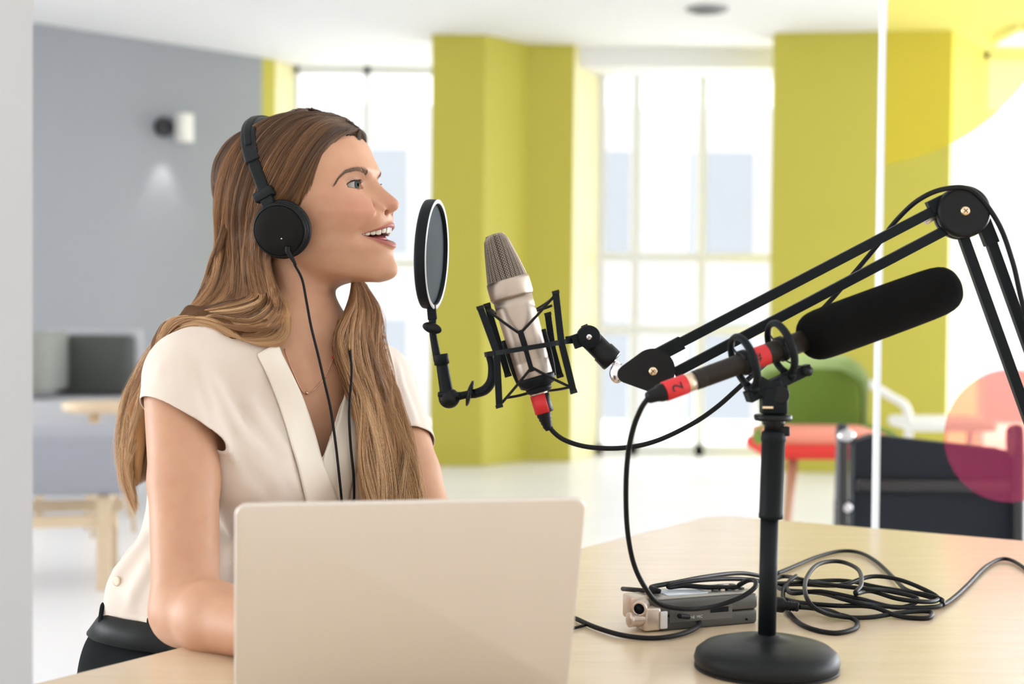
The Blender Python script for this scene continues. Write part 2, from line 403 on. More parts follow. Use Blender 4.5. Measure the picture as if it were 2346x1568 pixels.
def disc(c, r, th=.0006, n=96, a0=0):
    return [V(c.x+r*math.cos(2*PI*k/n), gD-.0065, c.z+r*math.sin(2*PI*k/n)) for k in range(n)]
def gpp(px, py): return PY(px, py, gD-.0065)
c1 = gpp(2315, 1000); r1 = (gpp(2315, 1000)-gpp(2163, 1000)).length
b = MB(); b.prism(disc(c1, r1), V(0, .0006, 0)); b.build('round_film', film('pink_film', ((1.0, .72, .60), (.62, .11, .34), .17)), t)['label'] = 'magenta pink translucent disc'
c2 = gpp(1985, -420); 
# large yellow disc, its lower right arc crosses the pane
p1, p2, p3 = gpp(2346, 190), gpp(2220, 305), gpp(2025, 378)
ax_, az_, bx_, bz_, cx_, cz_ = p1.x, p1.z, p2.x, p2.z, p3.x, p3.z
dd = 2*(ax_*(bz_-cz_)+bx_*(cz_-az_)+cx_*(az_-bz_))
ux = ((ax_**2+az_**2)*(bz_-cz_)+(bx_**2+bz_**2)*(cz_-az_)+(cx_**2+cz_**2)*(az_-bz_))/dd
uz = ((ax_**2+az_**2)*(cx_-bx_)+(bx_**2+bz_**2)*(ax_-cx_)+(cx_**2+cz_**2)*(bx_-ax_))/dd
rr = math.hypot(ax_-ux, az_-uz)
poly = [V(ux+rr*math.cos(2*PI*k/160), gD-.0065, uz+rr*math.sin(2*PI*k/160)) for k in range(160)]
poly = [V(max(p.x, gx0+.002), p.y, min(p.z, 2.99)) for p in poly]
b = MB(); b.prism(poly, V(0, .0006, 0)); b.build('round_film', film('yellow_film', ((1, .95, .52), (.9, .82, .3), .10)), t)['label'] = 'pale yellow translucent disc'

# ------------------------------------------------------------------ light: sky dome, low sun bounced in the street
w = bpy.data.worlds.new('World'); scene.world = w; w.use_nodes = True
nt = w.node_tree; bg = nt.nodes['Background']
tcw = nt.nodes.new('ShaderNodeTexCoord'); sp = nt.nodes.new('ShaderNodeSeparateXYZ'); nt.links.new(tcw.outputs['Generated'], sp.inputs[0])
rmp = nt.nodes.new('ShaderNodeValToRGB'); mr = nt.nodes.new('ShaderNodeMapRange'); mr.inputs[1].default_value = -1; mr.inputs[2].default_value = 1
nt.links.new(sp.outputs['Y'], mr.inputs[0]); nt.links.new(mr.outputs[0], rmp.inputs[0])
rmp.color_ramp.elements[0].color = (1.15, 1.08, 1.02, 1); rmp.color_ramp.elements[0].position = .3
rmp.color_ramp.elements[1].color = (9, 9.4, 10, 1); rmp.color_ramp.elements[1].position = .75
nt.links.new(rmp.outputs[0], bg.inputs[0]); bg.inputs['Strength'].default_value = 1.0
scene.view_settings.exposure = 0.2
# ================================================================== desk
M_desk = mat('desk_birch', (.71, .565, .39), .26, noise=(7, .45, (.65, .50, .325), (1, 9, 9)), coat=.25)
M_deskedge = mat('desk_edge', (.70, .50, .30), .5)
C_ = PZ(1640, 1180, TABLE_Z); A_ = PZ(80, 1568, TABLE_Z); D_ = PZ(2346, 1240, TABLE_Z)
dl = (A_-C_).normalized(); dr = (D_-C_).normalized()
Lc = C_+dl*2.1; Rc = C_+dr*1.55
def roundc(p, a, c, r):                   # rounded corner at p between directions a and c
    q0, q1 = p+a*r, p+c*r
    return [q0*(1-t)**2+p*2*t*(1-t)+q1*t*t for t in [k/8 for k in range(9)]]
Bn = V(Lc.x*.55, .42, TABLE_Z); Bm = V(Rc.x, .42, TABLE_Z)
poly = roundc(C_, dl, dr, .05)+[Rc, Bm, Bn, Lc]
poly = [V(p.x, p.y, TABLE_Z-.025) for p in poly]
t = thing('desk', V(.2, 1.3, 0), 'pale birch desk with glossy top and rounded far corner', 'desk')
b = MB(); b.prism(poly, V(0, 0, .025)); b.build('desk_top', M_desk, t, bevel=.003)
for (x, y) in ((-.35, .75), (.85, .75), (.50, 2.1), (.95, 1.9)):
    b = MB(); b.cyl((x, y, 0), (x, y, .725), .025, n=16); b.build('leg', mat('desk_leg', (.6, .6, .6), .4, .6), t)

# ================================================================== laptop
M_alu = mat('laptop_aluminium', (.66, .61, .55), .42, .35, bump=(900, .05, .0005))
la = math.radians(11); a_ = V(math.cos(la), math.sin(la), 0); b_ = V(-math.sin(la), math.cos(la), 0)
h0 = V(-.250, 1.285, TABLE_Z); Wl, Hl = .311, .204
t = thing('laptop', h0+a_*Wl/2, 'open silver laptop seen from behind its blank pale lid', 'laptop')
hc = h0+a_*Wl/2
b = MB(); b.rbox(hc+b_*(Hl/2)+V(0, 0, .0085), (Wl, Hl, .011), a_, b_, V(0, 0, 1), .011, n=6); b.build('base', M_alu, t)
tl = math.radians(19); u_ = V(0, 0, 1)*math.cos(tl)-b_*math.sin(tl); n_ = a_.cross(u_)
b = MB(); b.rbox(hc+V(0, 0, .012)+u_*(Hl/2)-b_*.002, (Wl, Hl, .0055), a_, u_, n_, .011, n=6)
lid = b.build('lid', M_alu, t)
b = MB(); b.box(hc+V(0, 0, .012)+u_*(Hl/2+.004)+n_*-.0032 if n_.y < 0 else hc+V(0, 0, .012)+u_*(Hl/2+.004)+n_*.0032-b_*.002, (Wl-.018, Hl-.03, .0006), a_, u_, n_); b.build('screen', mat('screen', (.02, .02, .02), .2), lid)
M_key = mat('keys', (.02, .02, .02), .5)
kb_ = MB(); kb_.box(hc+b_*(.068)+V(0, 0, .0142), (.268, .10, .0008), a_, b_, V(0, 0, 1)); kbo = kb_.build('keyboard', mat('key_well', (.05, .05, .05), .5), t)
for r_ in range(5):
    for c in range(14):
        k = MB(); k.box(hc+a_*(-.1235+c*.019)+b_*(.028+r_*.019)+V(0, 0, .0152), (.0162, .0162, .0014), a_, b_, V(0, 0, 1)); k.build('key', M_key, kbo)
b = MB(); b.box(hc+b_*.165+V(0, 0, .0141), (.105, .068, .0006), a_, b_, V(0, 0, 1)); b.build('trackpad', mat('trackpad', (.6, .56, .5), .35, .3), t)
b = MB(); b.cyl(hc-a_*.11+V(0, 0, .012), hc+a_*.11+V(0, 0, .012), .0045, n=14); b.build('hinge', mat('hinge', (.05, .05, .05), .5), t)

# ================================================================== black plastics
M_bk = mat('matte_black', (.006, .009, .011), .5, spec=.14, bump=(1500, .08, .0003))
M_bk2 = mat('satin_black', (.007, .008, .009), .36, spec=.2)
M_rub = mat('cable_rubber', (.008, .009, .010), .45, spec=.18)
M_foam = mat('black_foam', (.0035, .0035, .0035), 1.0, spec=.1, bump=(900, .6, .002))
M_ch = mat('polished_steel', (.75, .75, .78), .18, 1.0)
M_brass = mat('brass', (.78, .60, .40), .3, 1.0)
M_redt = mat('red_tape', (.62, .02, .025), .55)
M_nick = mat('satin_nickel', (.46, .39, .325), .42, 1.0)
def seg(b, p, q, w, h, up=V(0, -1, 0), mi=0):   # flat bar between points
    p, q = Vector(p), Vector(q); d = (q-p).normalized(); s_ = d.cross(up).normalized(); n = s_.cross(d)
    b.box((p+q)/2, (w, (q-p).length, h), s_, d, s_.cross(d), mi)
def screw(c, n, r, par, m=M_brass):
    b = MB(); b.lathe(c, n, [(r, 0), (r, r*.25), (r*.75, r*.5), (0, r*.58)], 20)
    a, bb, _ = frame(n)
    o = b.build('screw', m, par)
    s = MB(); 
    for q in (a+bb, a-bb): s.box(c+n*r*.56, (r*1.1, r*.2, r*.12), q.normalized(), n.cross(q).normalized(), n)
    s.build('screw_slot', mat('slot', (.12, .08, .05), .5), o)
    return o

# ================================================================== condenser microphone
dM = 1.65; sM = dM/FPX
def Q(x, y, dd=0.0): return P(x, y, dM+dd)
mc, mb_ = Q(1164, 647), Q(1222, 848); ax = (mb_-mc).normalized()     # axis, pointing down
rt = ax.cross(V(0, 1, 0)).normalized(); rt = -rt if rt.x < 0 else rt; fw_ = rt.cross(ax).normalized(); fw_ = -fw_ if fw_.y > 0 else fw_
mic = thing('condenser_microphone', Q(1240, 895), 'silver studio condenser microphone with mesh grille hanging in black shock mount', 'microphone')
b = MB(); b.lathe(mc, ax, [(.0225, -.004), (.0250, -.003), (.0255, 0), (.0255, .016), (.0248, .018), (.0232, .0195)], 48); b.build('collar', M_nick, mic)
Lb = (mb_-mc).length
b = MB(); b.lathe(mc, ax, [(.0231, .018), (.0231, .03), (.0222, .07), (.0216, Lb-.012), (.0212, Lb-.0105), (.0215, Lb-.0095), (.0212, Lb+.006), (.019, Lb+.017), (.013, Lb+.021)], 48); b.build('body', M_nick, mic)
# grille: wedge lattice, brickwork wires
def gr_pt(k, n, h, off=0.0):              # h 0 bottom .. 1 top
    a = 2*PI*k/n; r0 = .0236-off
    wx = r0*(1-.47*h**1.15); wy = r0*(1-.16*h)
    if h > .86: q = (h-.86)/.14; sc = math.sqrt(max(0, 1-(q*.80)**2)); wx *= sc; wy *= sc
    ca, sa = math.cos(a), math.sin(a); e = 2/(2+1.2*h)
    return mc-ax*(.002+.0545*h-(off*.6 if h > .8 else 0))+rt*(wx*math.copysign(abs(ca)**e, ca))+fw_*(wy*math.copysign(abs(sa)**e, sa))
n_, m_ = 50, 32
g = MB(); vs = []; fs = []
for j in range(m_+1):
    for k in range(n_): vs.append(gr_pt(k+(.5 if j % 2 else 0), n_, (j/m_)))
for j in range(m_):
    for k in range(n_):
        if (k+j) % 1 == 0:
            if j % 2 == 0: fs += [(j*n_+k, j*n_+(k+1) % n_, (j+1)*n_+k)], 
    pass
fs = []
for j in range(0, m_-1):
    for k in range(n_//2):
        # diamonds over two rows
        o = (2*k+(j % 2)) % n_
        if j % 2 == 0: q = (j*n_+o, (j+1)*n_+(o) % n_, (j+2)*n_+o, (j+1)*n_+(o-1) % n_)
        else: q = (j*n_+o, (j+1)*n_+(o+1) % n_, (j+2)*n_+o if j+2 <= m_ else 0, (j+1)*n_+o)
        fs.append(q)
g.add(vs, fs)
cap = [gr_pt(k, 24, 1.0) for k in range(24)]
gm = g.build('grille', M_nick, mic)
wmod = gm.modifiers.new('wire', 'WIREFRAME'); wmod.thickness = .00095; wmod.use_even_offset = False; wmod.use_boundary = True
g = MB(); vs = [gr_pt(k, 40, j/20, .0016) for j in range(21) for k in range(40)]
g.loft([vs[j*40:(j+1)*40] for j in range(21)], True, True); g.build('inner_foam', mat('grille_inner', (.10, .085, .07), .8), mic)
g = MB(); g.lathe(mc-ax*.0562, -ax, [(.0112, -.001), (.0105, .0005), (.006, .0016), (0, .002)], 24); tp = g.build('grille_cap', M_nick, mic)
wm2 = tp.modifiers.new('wire', 'WIREFRAME'); wm2.thickness = .0008
# ------- shock mount
sm = thing('shock_mount', Q(1200, 800), 'black shock mount with four slanted arms and elastic cords around the silver microphone', 'microphone mount')
rc = Q(1209, 797); rn = (ax+rt*-.12).normalized()
ra, rb, _ = frame(rn, fw_)
b = MB()
ring_o = []; N = 64
for k in range(N):
    a = 2*PI*k/N; dr_ = ra*math.cos(a)+rb*math.sin(a)
    ring_o.append([rc+dr_*.0510-rn*.0028, rc+dr_*.0510+rn*.0028, rc+dr_*.0470+rn*.0028, rc+dr_*.0470-rn*.0028])
b.loft(ring_o, True, False, loop=True, smooth=False); b.build('ring', M_bk, sm)
bars = [((1100, 705, -.028), (1138, 808, -.032), (1144, 931, -.030)), ((1116, 699, .030), (1146, 800, .034), (1164, 860, .03)),
        ((1273, 670, -.028), (1286, 785, -.032), (1314, 898, -.030)), ((1255, 720, .03), (1266, 800, .034), (1283, 862, .03))]
for br in bars:
    pts = [Q(*p) for p in br]
    b = MB()
    for i in (0, 1): seg(b, pts[i], pts[i+1]+(pts[i+1]-pts[i]).normalized()*(.002 if i == 0 else 0), .0078, .0055)
    b.build('arm', M_bk, sm, bevel=.0008)
    for e in (pts[0], pts[2]):
        b = MB(); b.box(e, (.0085, .0085, .004), rt, fw_, ax); b.build('hook', M_bk2, sm)
cf = Q(1206, 803, -.0245)
b = MB(); seg(b, Q(1191, 757, -.026), Q(1206, 805, -.026), .007, .004); seg(b, Q(1205, 803, -.026), Q(1219, 852, -.026), .0055, .004); b.build('clip', M_bk, sm, bevel=.0006)
for (p0, p1) in (((1116, 710, -.03), (1191, 765, -.026)), ((1191, 765, -.026), (1272, 676, -.03)), ((1218, 842, -.026), (1146, 928, -.03)), ((1218, 842, -.026), (1312, 890, -.03)),
               ((1118, 705, .03), (1180, 745, .025)), ((1265, 700, .02), (1228, 712, .023)), ((1160, 912, .028), (1215, 900, .02)), ((1255, 896, .02), (1312, 886, -.028)), ((1120, 706, -.026), (1134, 715, .02)), ((1228, 710, .023), (1272, 680, -.03))):
    b = MB(); b.tube([Q(*p0), (Q(*p0)+Q(*p1))/2+V(0, 0, -.0006), Q(*p1)], .0016, 8, sub=4); b.build('elastic_cord', M_rub, sm)
b = MB(); bc = Q(1229, 872); b.lathe(bc, ax, [(.0155, .008), (.0205, .006), (.0225, -.002), (.0222, -.005), (.0205, -.005), (.0195, .001), (.0150, .003)], 40, caps=False); b.lathe(bc, ax, [(.0, .006), (.0155, .007), (.0150, .0125), (.012, .0145), (0, .0145)], 40); b.build('cradle', M_bk, sm)
for s_ in (-1, 1):
    b = MB(); b.tube([bc+rt*(s_*.021), bc+rt*(s_*.0235)-ax*.02, bc+rt*(s_*.0245)-ax*.055], .0028, 8, flat=.8); b.build('inner_strut', M_bk, sm)
# right knuckle and barrel
b = MB(); b.tube([Q(1296, 780), Q(1322, 777), Q(1335, 772)], [.0045, .005, .0075], 12); b.build('neck', M_bk, sm)
kk = Q(1348, 772)
b = MB(); b.cyl(kk+V(0, -.013, 0), kk+V(0, .013, 0), .0135, n=28, bev=.0015); seg(b, Q(1312, 785), kk, .016, .02); b.build('knuckle', M_bk, sm)
screw(kk+V(0, -.0132, 0), V(0, -1, 0), .0035, sm, M_ch)
b = MB(); b.tube([Q(1343, 757, .004), Q(1338, 745, .004)], [.005, .004], 12); b.build('thumb_lever', M_bk, sm)
d_ = (Q(1402, 826)-Q(1358, 782)).normalized()
b = MB(); b.lathe(Q(1355, 780), d_, [(.0125, 0), (.0125, .018), (.0138, .019), (.0142, .033), (.0135, .035)], 28); b.build('barrel', M_bk2, sm)
b = MB(); b.lathe(Q(1401, 825), d_, [(.0138, -.001), (.0138, .0015), (.004, .0022), (.0035, .0075), (.005, .008)], 28); b.build('thread_ring', M_ch, sm)
# ------- pop filter
pf_ = thing('pop_filter', Q(990, 760), 'round black mesh pop filter on a jointed arm between the woman and the microphone', 'pop filter')
pc = Q(989, 583); pn = V(math.cos(math.radians(13.2)), -math.sin(math.radians(13.2)), -.03).normalized()
pn = Matrix.Rotation(math.radians(4), 3, 'Z') @ pn
R_ = .0632
b = MB(); b.lathe(pc, pn, [(R_-.0045, -.0065), (R_, -.0065), (R_+.0004, -.003), (R_+.0004, .003), (R_, .0062), (R_-.0045, .0066), (R_-.0050, .0030), (R_-.0050, -.0055), (R_-.0045, -.0065)], 72, caps=False); b.build('hoop', M_bk, pf_)
b = MB(); b.lathe(pc, pn, [(R_-.0046, .0064), (R_-.001, .0074), (R_+.0006, .0064)], 72, caps=False); b.build('hoop_rim', mat('rim_sheen', (.55, .56, .57), .3), pf_)
M_net = bpy.data.materials.new('nylon_net'); M_net.use_nodes = True
nt_ = M_net.node_tree; pb = nt_.nodes['Principled BSDF']; pb.inputs['Base Color'].default_value = (.03, .042, .05, 1); pb.inputs['Roughness'].default_value = .6; pb.inputs['Alpha'].default_value = .95; pb.inputs['Specular IOR Level'].default_value = .1
for off_ in (-.003, .002):
    b = MB(); b.lathe(pc+pn*off_, pn, [(R_-.005, 0), (.03, .0002), (0, .0004)], 48, caps=False); b.build('mesh_screen', M_net, pf_)
b = MB(); seg(b, Q(988, 700), Q(991, 733), .0105, .009); b.build('hoop_clip', M_bk, pf_, bevel=.001)
b = MB(); b.tube([Q(991, 730), Q(992, 765), Q(1003, 828)], [.0045, .0042, .0048], 14); b.build('upper_rod', M_bk, pf_)
kn = (Q(1010, 757)-Q(968, 748)).normalized()
b = MB(); b.sph(Q(990, 752, -.008), (.0115, .0045, .0065), 20, ax=(kn, V(0, 1, 0), V(0, 0, 1))); b.build('knob', M_bk2, pf_)
d_ = (Q(1024, 905)-Q(1010, 818)).normalized()
b = MB(); b.lathe(Q(1009, 812), d_, [(.0082, 0), (.0088, .001), (.0088, .012), (.0070, .0125), (.0070, .014), (.0078, .045), (.0078, .05)], 24); b.build('lower_tube', M_bk, pf_)
b = MB(); b.sph(Q(1029, 913), (.0125, .0105, .0120), 20); b.box(Q(1029, 904), (.026, .016, .006), bev=.002); b.build('elbow', M_bk2, pf_)
b = MB(); b.tube([Q(1035, 912), Q(1062, 906), Q(1090, 902)], [.0055, .0045, .0055], 12); b.build('link', M_bk, pf_)
b = MB(); b.tube([Q(1087, 903), Q(1112, 893), Q(1126, 872), Q(1127, 840), Q(1120, 812)], [.0075, .0085, .0080, .0066, .0060], 12, flat=.7); b.build('bracket', M_bk, pf_, bevel=None)
b = MB(); b.lathe(Q(1074, 901), (Q(1090, 905)-Q(1074, 901)), [(.0, -.003), (.007, -.002), (.015, 0), (.0155, .002), (.012, .0035), (0, .004)], 24)
b.build('thumbscrew', M_bk2, pf_)

# ------- red/black connector + cable along the boom
cb = thing('microphone_cable', Q(1250, 950), 'black cable drooping from the silver microphone and looping over the boom arm', 'cable')
b = MB(); b.lathe(Q(1231, 889), ax, [(.0105, 0), (.0105, .012)], 24); b.build('connector_collar', M_nick, cb)
b = MB(); b.lathe(Q(1236, 903), ax, [(.0098, 0), (.0108, .001), (.0108, .022), (.0095, .023)], 24); b.build('connector_shell', M_bk2, cb)
b = MB(); 
rings = [[Q(1236, 903)+ax*h+(rt*math.cos(a)+fw_*math.sin(a))*.0112 for a in [math.radians(60+k*11) for k in range(13)]] for h in (.0005, .0225)]
b.loft(rings, False); o = b.build('red_band', M_redt, cb, solid=.0006)
b = MB(); b.lathe(Q(1245, 945), ax, [(.0085, 0)]+[(.0085-.0005*k+(.0007 if k % 2 else 0), .002+.0022*k) for k in range(9)]+[(.0035, .022)], 20); b.build('strain_relief', M_rub, cb)
bp = [Q(1258, 968), Q(1266, 988), Q(1296, 1010), Q(1350, 1025), Q(1425, 1027), Q(1500, 1012), Q(1580, 975), Q(1640, 935), Q(1700, 882), P(1790, 800, 1.68), P(1885, 708, 1.68), P(1945, 640, 1.67), P(2010, 562, 1.66), P(2052, 507, 1.64), P(2105, 458, 1.61), P(2165, 433, 1.60), P(2228, 438, 1.60), P(2285, 508, 1.60), P(2320, 600, 1.60), P(2345, 705, 1.60), P(2400, 900, 1.60), P(2520, 1250, 1.62), P(2560, 1500, 1.64)]
b = MB(); b.tube(bp, .0029, 10, sub=8); b.build('cord', M_rub, cb)

# ================================================================== boom arm
dB = 1.62
def B(x, y, dd=0.0): return P(x, y, dB+dd)
boom = thing('boom_arm', B(2570, 1500), 'black two bar boom arm with round elbow knob reaching over the desk', 'boom arm')
M_bar = mat('boom_black', (.006, .009, .011), .45, spec=.14)
def bar(p, q, w=.0112, nm='bar'):
    b = MB(); seg(b, p, q, w, .0112); return b.build(nm, M_bar, boom, bevel=.0008)
bar(B(1520, 806), B(2160, 472)); bar(B(1545, 855), B(2165, 528))
bar(B(2207, 545), B(2560, 1530)); bar(B(2252, 505), B(2606, 1495))
for (p, q) in (((1505, 815), (1562, 785)), ((2128, 478), (2165, 460)), ((2245, 492), (2272, 560))):
    b = MB(); seg(b, B(*p), B(*q), .0155, .0135); b.build('bar_sleeve', M_bar, boom, bevel=.0008)
bar(B(2120, 512, .01), B(2150, 492, .01), .004, 'spring_hook').data.materials[0] = mat('spring_steel', (.55, .45, .35), .3, 1)
jc = B(1497, 849); vd = (CM.translation-jc).normalized()
# teardrop side plates
def tear(c, r, tip, rt_, off, th, nm, m):
    b = MB(); q = []; cc = B(*c, off); tt = B(*tip, off)
    d = (tt-cc); d.y = 0; ang0 = math.atan2(d.z, d.x); L = d.length; al = math.acos(max(-1, min(1, (r-rt_)/L)))
    pts = [V(cc.x+r*math.cos(a), cc.y, cc.z+r*math.sin(a)) for a in np.linspace(ang0+al, ang0+2*PI-al, 30)]
    pts += [V(tt.x+rt_*math.cos(a), cc.y, tt.z+rt_*math.sin(a)) for a in np.linspace(ang0-al, ang0+al, 8)]
    b.prism(pts, V(0, th, 0)); return b.build(nm, m, boom, bevel=.003)
tear((1497, 849), .0245, (1435, 858), .010, -.014, .007, 'joint_plate', M_bk2)
tear((1497, 849), .0245, (1435, 858), .010, .008, .007, 'joint_plate', M_bk2)
screw(B(1496, 851, -.0145), vd, .0052, boom)
b = MB(); b.cyl(B(1425, 857), B(1445, 857), .006, n=16); b.build('pivot_ring', M_brass, boom)
b = MB(); b.sph(B(1413, 856, -.006), (.0085, .006, .0115), 20); b.tube([B(1421, 838), B(1411, 829)], [.003, .0035], 10); b.build('swivel_ball', M_ch, boom)
ec = B(2203, 488)
for s_, nm in ((-1, 'elbow_knob'), (1, 'elbow_knob')):
    b = MB(); b.lathe(ec+vd*(-s_*.004), vd*(-s_), [(.0285, -.003), (.0298, .002), (.0298, .008), (.028, .0115), (.0245, .0135), (.0240, .0128), (.015, .0155), (0, .016)], 48); b.build(nm, M_bk2, boom)
screw(ec+vd*.0195, vd, .0055, boom)
b = MB(); fo = B(2585, 1530); b.cyl(V(fo.x, fo.y, TABLE_Z), V(fo.x, fo.y, TABLE_Z+.05), .018, n=20, bev=.002); b.box((fo.x, fo.y, TABLE_Z+.006), (.07, .07, .012), bev=.003); b.build('base_mount', M_bk2, boom)

# ================================================================== table stand with shotgun microphone
dS = 1.490
def S(x, y, dd=0.0): return P(x, y, dS+dd)
st = thing('microphone_stand', S(1755, 1525), 'black desktop microphone stand with heavy round domed base', 'microphone stand')
bc = PZ(1756, 1532, TABLE_Z); st.location = bc; PW[st.name] = Matrix.Translation(bc)
b = MB(); b.lathe(bc, V(0, 0, 1), [(.060, 0), (.070, 0), (.0745, .004), (.0755, .010), (.0735, .017), (.066, .023), (.050, .0275), (.030, .031), (.014, .034), (.0125, .036)], 72); b.build('base', mat('stand_base_black', (.009, .011, .012), .4, spec=.2, bump=(900, .3, .0006)), st)
b = MB(); b.lathe(bc+V(0, 0, .0005), V(0, 0, 1), [(.072, .0), (.0752, .0005), (.0752, .0022), (.072, .003)], 72); b.build('rubber_edge', M_rub, st)
b = MB(); b.cyl(bc+V(0, 0, .034), S(1763, 1180), .0094, n=32); b.build('pole', M_bk, st)
ds = (S(1771, 985)-S(1764, 1188)).normalized(); p0 = S(1766, 1188)
Ls = (S(1771, 1000)-p0).length
b = MB(); b.lathe(p0, ds, [(.0100, -.001), (.0128, 0), (.0130, .004), (.0125, .006), (.0125, Ls-.006), (.0135, Ls-.004), (.0130, Ls+.004), (.0105, Ls+.006)], 12); b.build('grip_sleeve', M_bk, st)
cp = S(1772, 995)
b = MB(); b.lathe(cp, ds, [(.010, 0), (.010, .009), (.0115, .010), (.0115, .017), (.009, .018), (.009, .026)], 24); b.build('clutch', M_bk2, st)
b = MB(); b.box(S(1790, 988), (.016, .014, .010), bev=.002); b.build('clutch_lever', M_bk2, st)
b = MB(); b.lathe(S(1771, 957), V(0, 0, 1), [(.006, -.003), (.0190, -.003), (.0198, -.001), (.0198, .0022), (.019, .003), (.006, .0035)], 40); b.build('lock_nut', M_bk2, st)
b = MB(); b.cyl(S(1772, 962), S(1772, 925), .0085, n=20); b.build('thread', M_bk2, st)

shm = thing('shotgun_mount', S(1772, 930), 'black twin hoop shock mount holding the foam covered microphone on the stand', 'microphone mount')
b = MB(); b.box(S(1773, 918), (.027, .022, .028), bev=.004); b.box(S(1760, 896), (.036, .020, .019), V(.87, 0, -.5), V(0, 1, 0), bev=.004); b.build('swivel_block', M_bk, shm)
b = MB(); b.cyl(S(1788, 905, -.012), S(1788, 905, .016), .0095, n=20, bev=.001); b.build('swivel_knob', M_bk2, shm)
b = MB(); b.box(S(1759, 934, -.011), (.011, .001, .0022)); b.build('brass_line', M_brass, shm)
ga, gb = P(1500, 906, 1.455), P(2185, 655, 1.555); gd = (gb-ga).normalized()
def G(px):                                # point on microphone axis at pixel column
    lo, hi = -.2, 1.3
    f_ = lambda t: (CM.inverted() @ (ga+(gb-ga)*t))
    for _ in range(50):
        mid = (lo+hi)/2; q = f_(mid); x = q.x/-q.z*FPX+W_/2
        if x < px: lo = mid
        else: hi = mid
    return ga+(gb-ga)*lo
gu = (V(0, 0, 1)-gd*gd.z).normalized(); gs = gd.cross(gu).normalized()
rail0, rail1 = G(1690)-gu*.036, G(1822)-gu*.030
b = MB(); seg(b, rail0, rail1, .014, .012, up=gu); b.build('rail', M_bk, shm, bevel=.001)
b = MB(); seg(b, G(1700)-gu*.032, G(1765)-gu*.034, .016, .012, up=gu); seg(b, G(1768)-gu*.036, G(1750)-gu*.052, .014, .014); b.build('rail_foot', M_bk, shm, bevel=.002)
b = MB(); b.box(G(1822)-gu*.030, (.016, .012, .010), gd, gs, gu, bev=.002); b.cyl(G(1822)-gu*.03-gs*.012, G(1822)-gu*.03+gs*.012, .0055, n=14); b.build('rail_clamp', M_bk2, shm)
for px_ in (1705, 1790):
    c = G(px_); b = MB(); pts = []
    for k in range(29):
        a = math.radians(-62+k*304/28); pts.append(c+gs*(.0265*math.sin(a+PI/2)*1.0)*math.cos(0) if False else c+gs*(.0262*math.cos(a))+gu*(.0285*math.sin(a)))
    pts = [c+gs*(.0255*math.cos(a))+gu*(.0275*math.sin(a)+.001) for a in np.linspace(math.radians(-75), math.radians(255), 30)]
    b.tube(pts, .0042, 10, sub=2, flat=.75); b.build('hoop', M_bk, shm)
    b = MB(); b.tube([c+gs*.010-gu*.027, c-gu*.034, c-gs*.010-gu*.027], .0045, 10); b.build('hoop_foot', M_bk, shm)
    b = MB(); b.lathe(c-gd*.004, gd, [(.0112, 0), (.0135, .001), (.0135, .007), (.0112, .008)], 24, caps=False); b.build('rubber_collar', M_rub, shm)
    for a in (40, 140, 220, 320):
        ar = math.radians(a); e0 = gs*math.cos(ar)*.0245+gu*math.sin(ar)*.026
        for d2 in (-22, 22):
            ar2 = math.radians(a+d2); e1 = gs*math.cos(ar2)*.0125+gu*math.sin(ar2)*.0125
            b = MB(); b.cyl(c+e0, c+e1+gd*(.003 if d2 > 0 else -.003), .0009, n=6); b.build('cord', M_rub, shm)
sg = thing('shotgun_microphone', G(1790), 'long dark shotgun microphone under a black foam windscreen clamped in the desk stand', 'microphone')
b = MB(); Lg = (G(1860)-G(1588)).length
b.lathe(G(1588), gd, [(.0085, 0), (.0100, .001), (.0103, .004), (.0099, .005), (.0104, .006), (.0104, .012), (.0100, .0128), (.0104, .0136), (.0106, Lg*.6), (.0112, Lg*.62), (.0114, Lg)], 32); b.build('body', mat('warm_black_metal', (.022, .018, .015), .45, .2, spec=.25), sg)
Lr = (G(1756)-G(1700)).length
b = MB(); rings = [[G(1700)+gd*h+(gs*math.cos(a)+gu*math.sin(a))*.0112 for a in [math.radians(k*10) for k in range(36)]] for h in (0, Lr)]
b.loft(rings, True); redb = b.build('red_label', M_redt, sg)
b = MB(); wsL = (G(2188)-G(1838)).length
b.lathe(G(1838), gd, [(0, 0.004), (.011, .001), (.017, .002), (.0235, .008), (.0268, .017), (.0275, .03), (.0280, wsL*.5), (.0278, wsL-.03), (.0262, wsL-.014), (.0215, wsL-.004), (.012, wsL), (0, wsL+.0005)], 48); b.build('windscreen', M_foam, sg, sub=1)
sc_ = thing('shotgun_cable', G(1520), 'black cable with red taped plug hanging from the rear of the shotgun microphone', 'cable')
def lth(px0, px1, prof, nm, m, n=28):
    L = (G(px1)-G(px0)).length; b = MB(); b.lathe(G(px0), gd, [(r, h*L) for r, h in prof], n); return b.build(nm, m, sc_)
lth(1570, 1589, [(.0095, 0), (.0098, .05), (.0098, 1), (.009, 1)], 'brass_ring', mat('pale_brass', (.72, .58, .42), .35, .9))
rd = lth(1521, 1572, [(.0098, 0), (.0103, .02), (.0103, .98), (.0098, 1)], 'red_tape', M_redt)
lth(1483, 1524, [(.0055, 0), (.0065, .1), (.0075, .5), (.0092, .7), (.0097, 1)], 'plug_boot', M_rub)
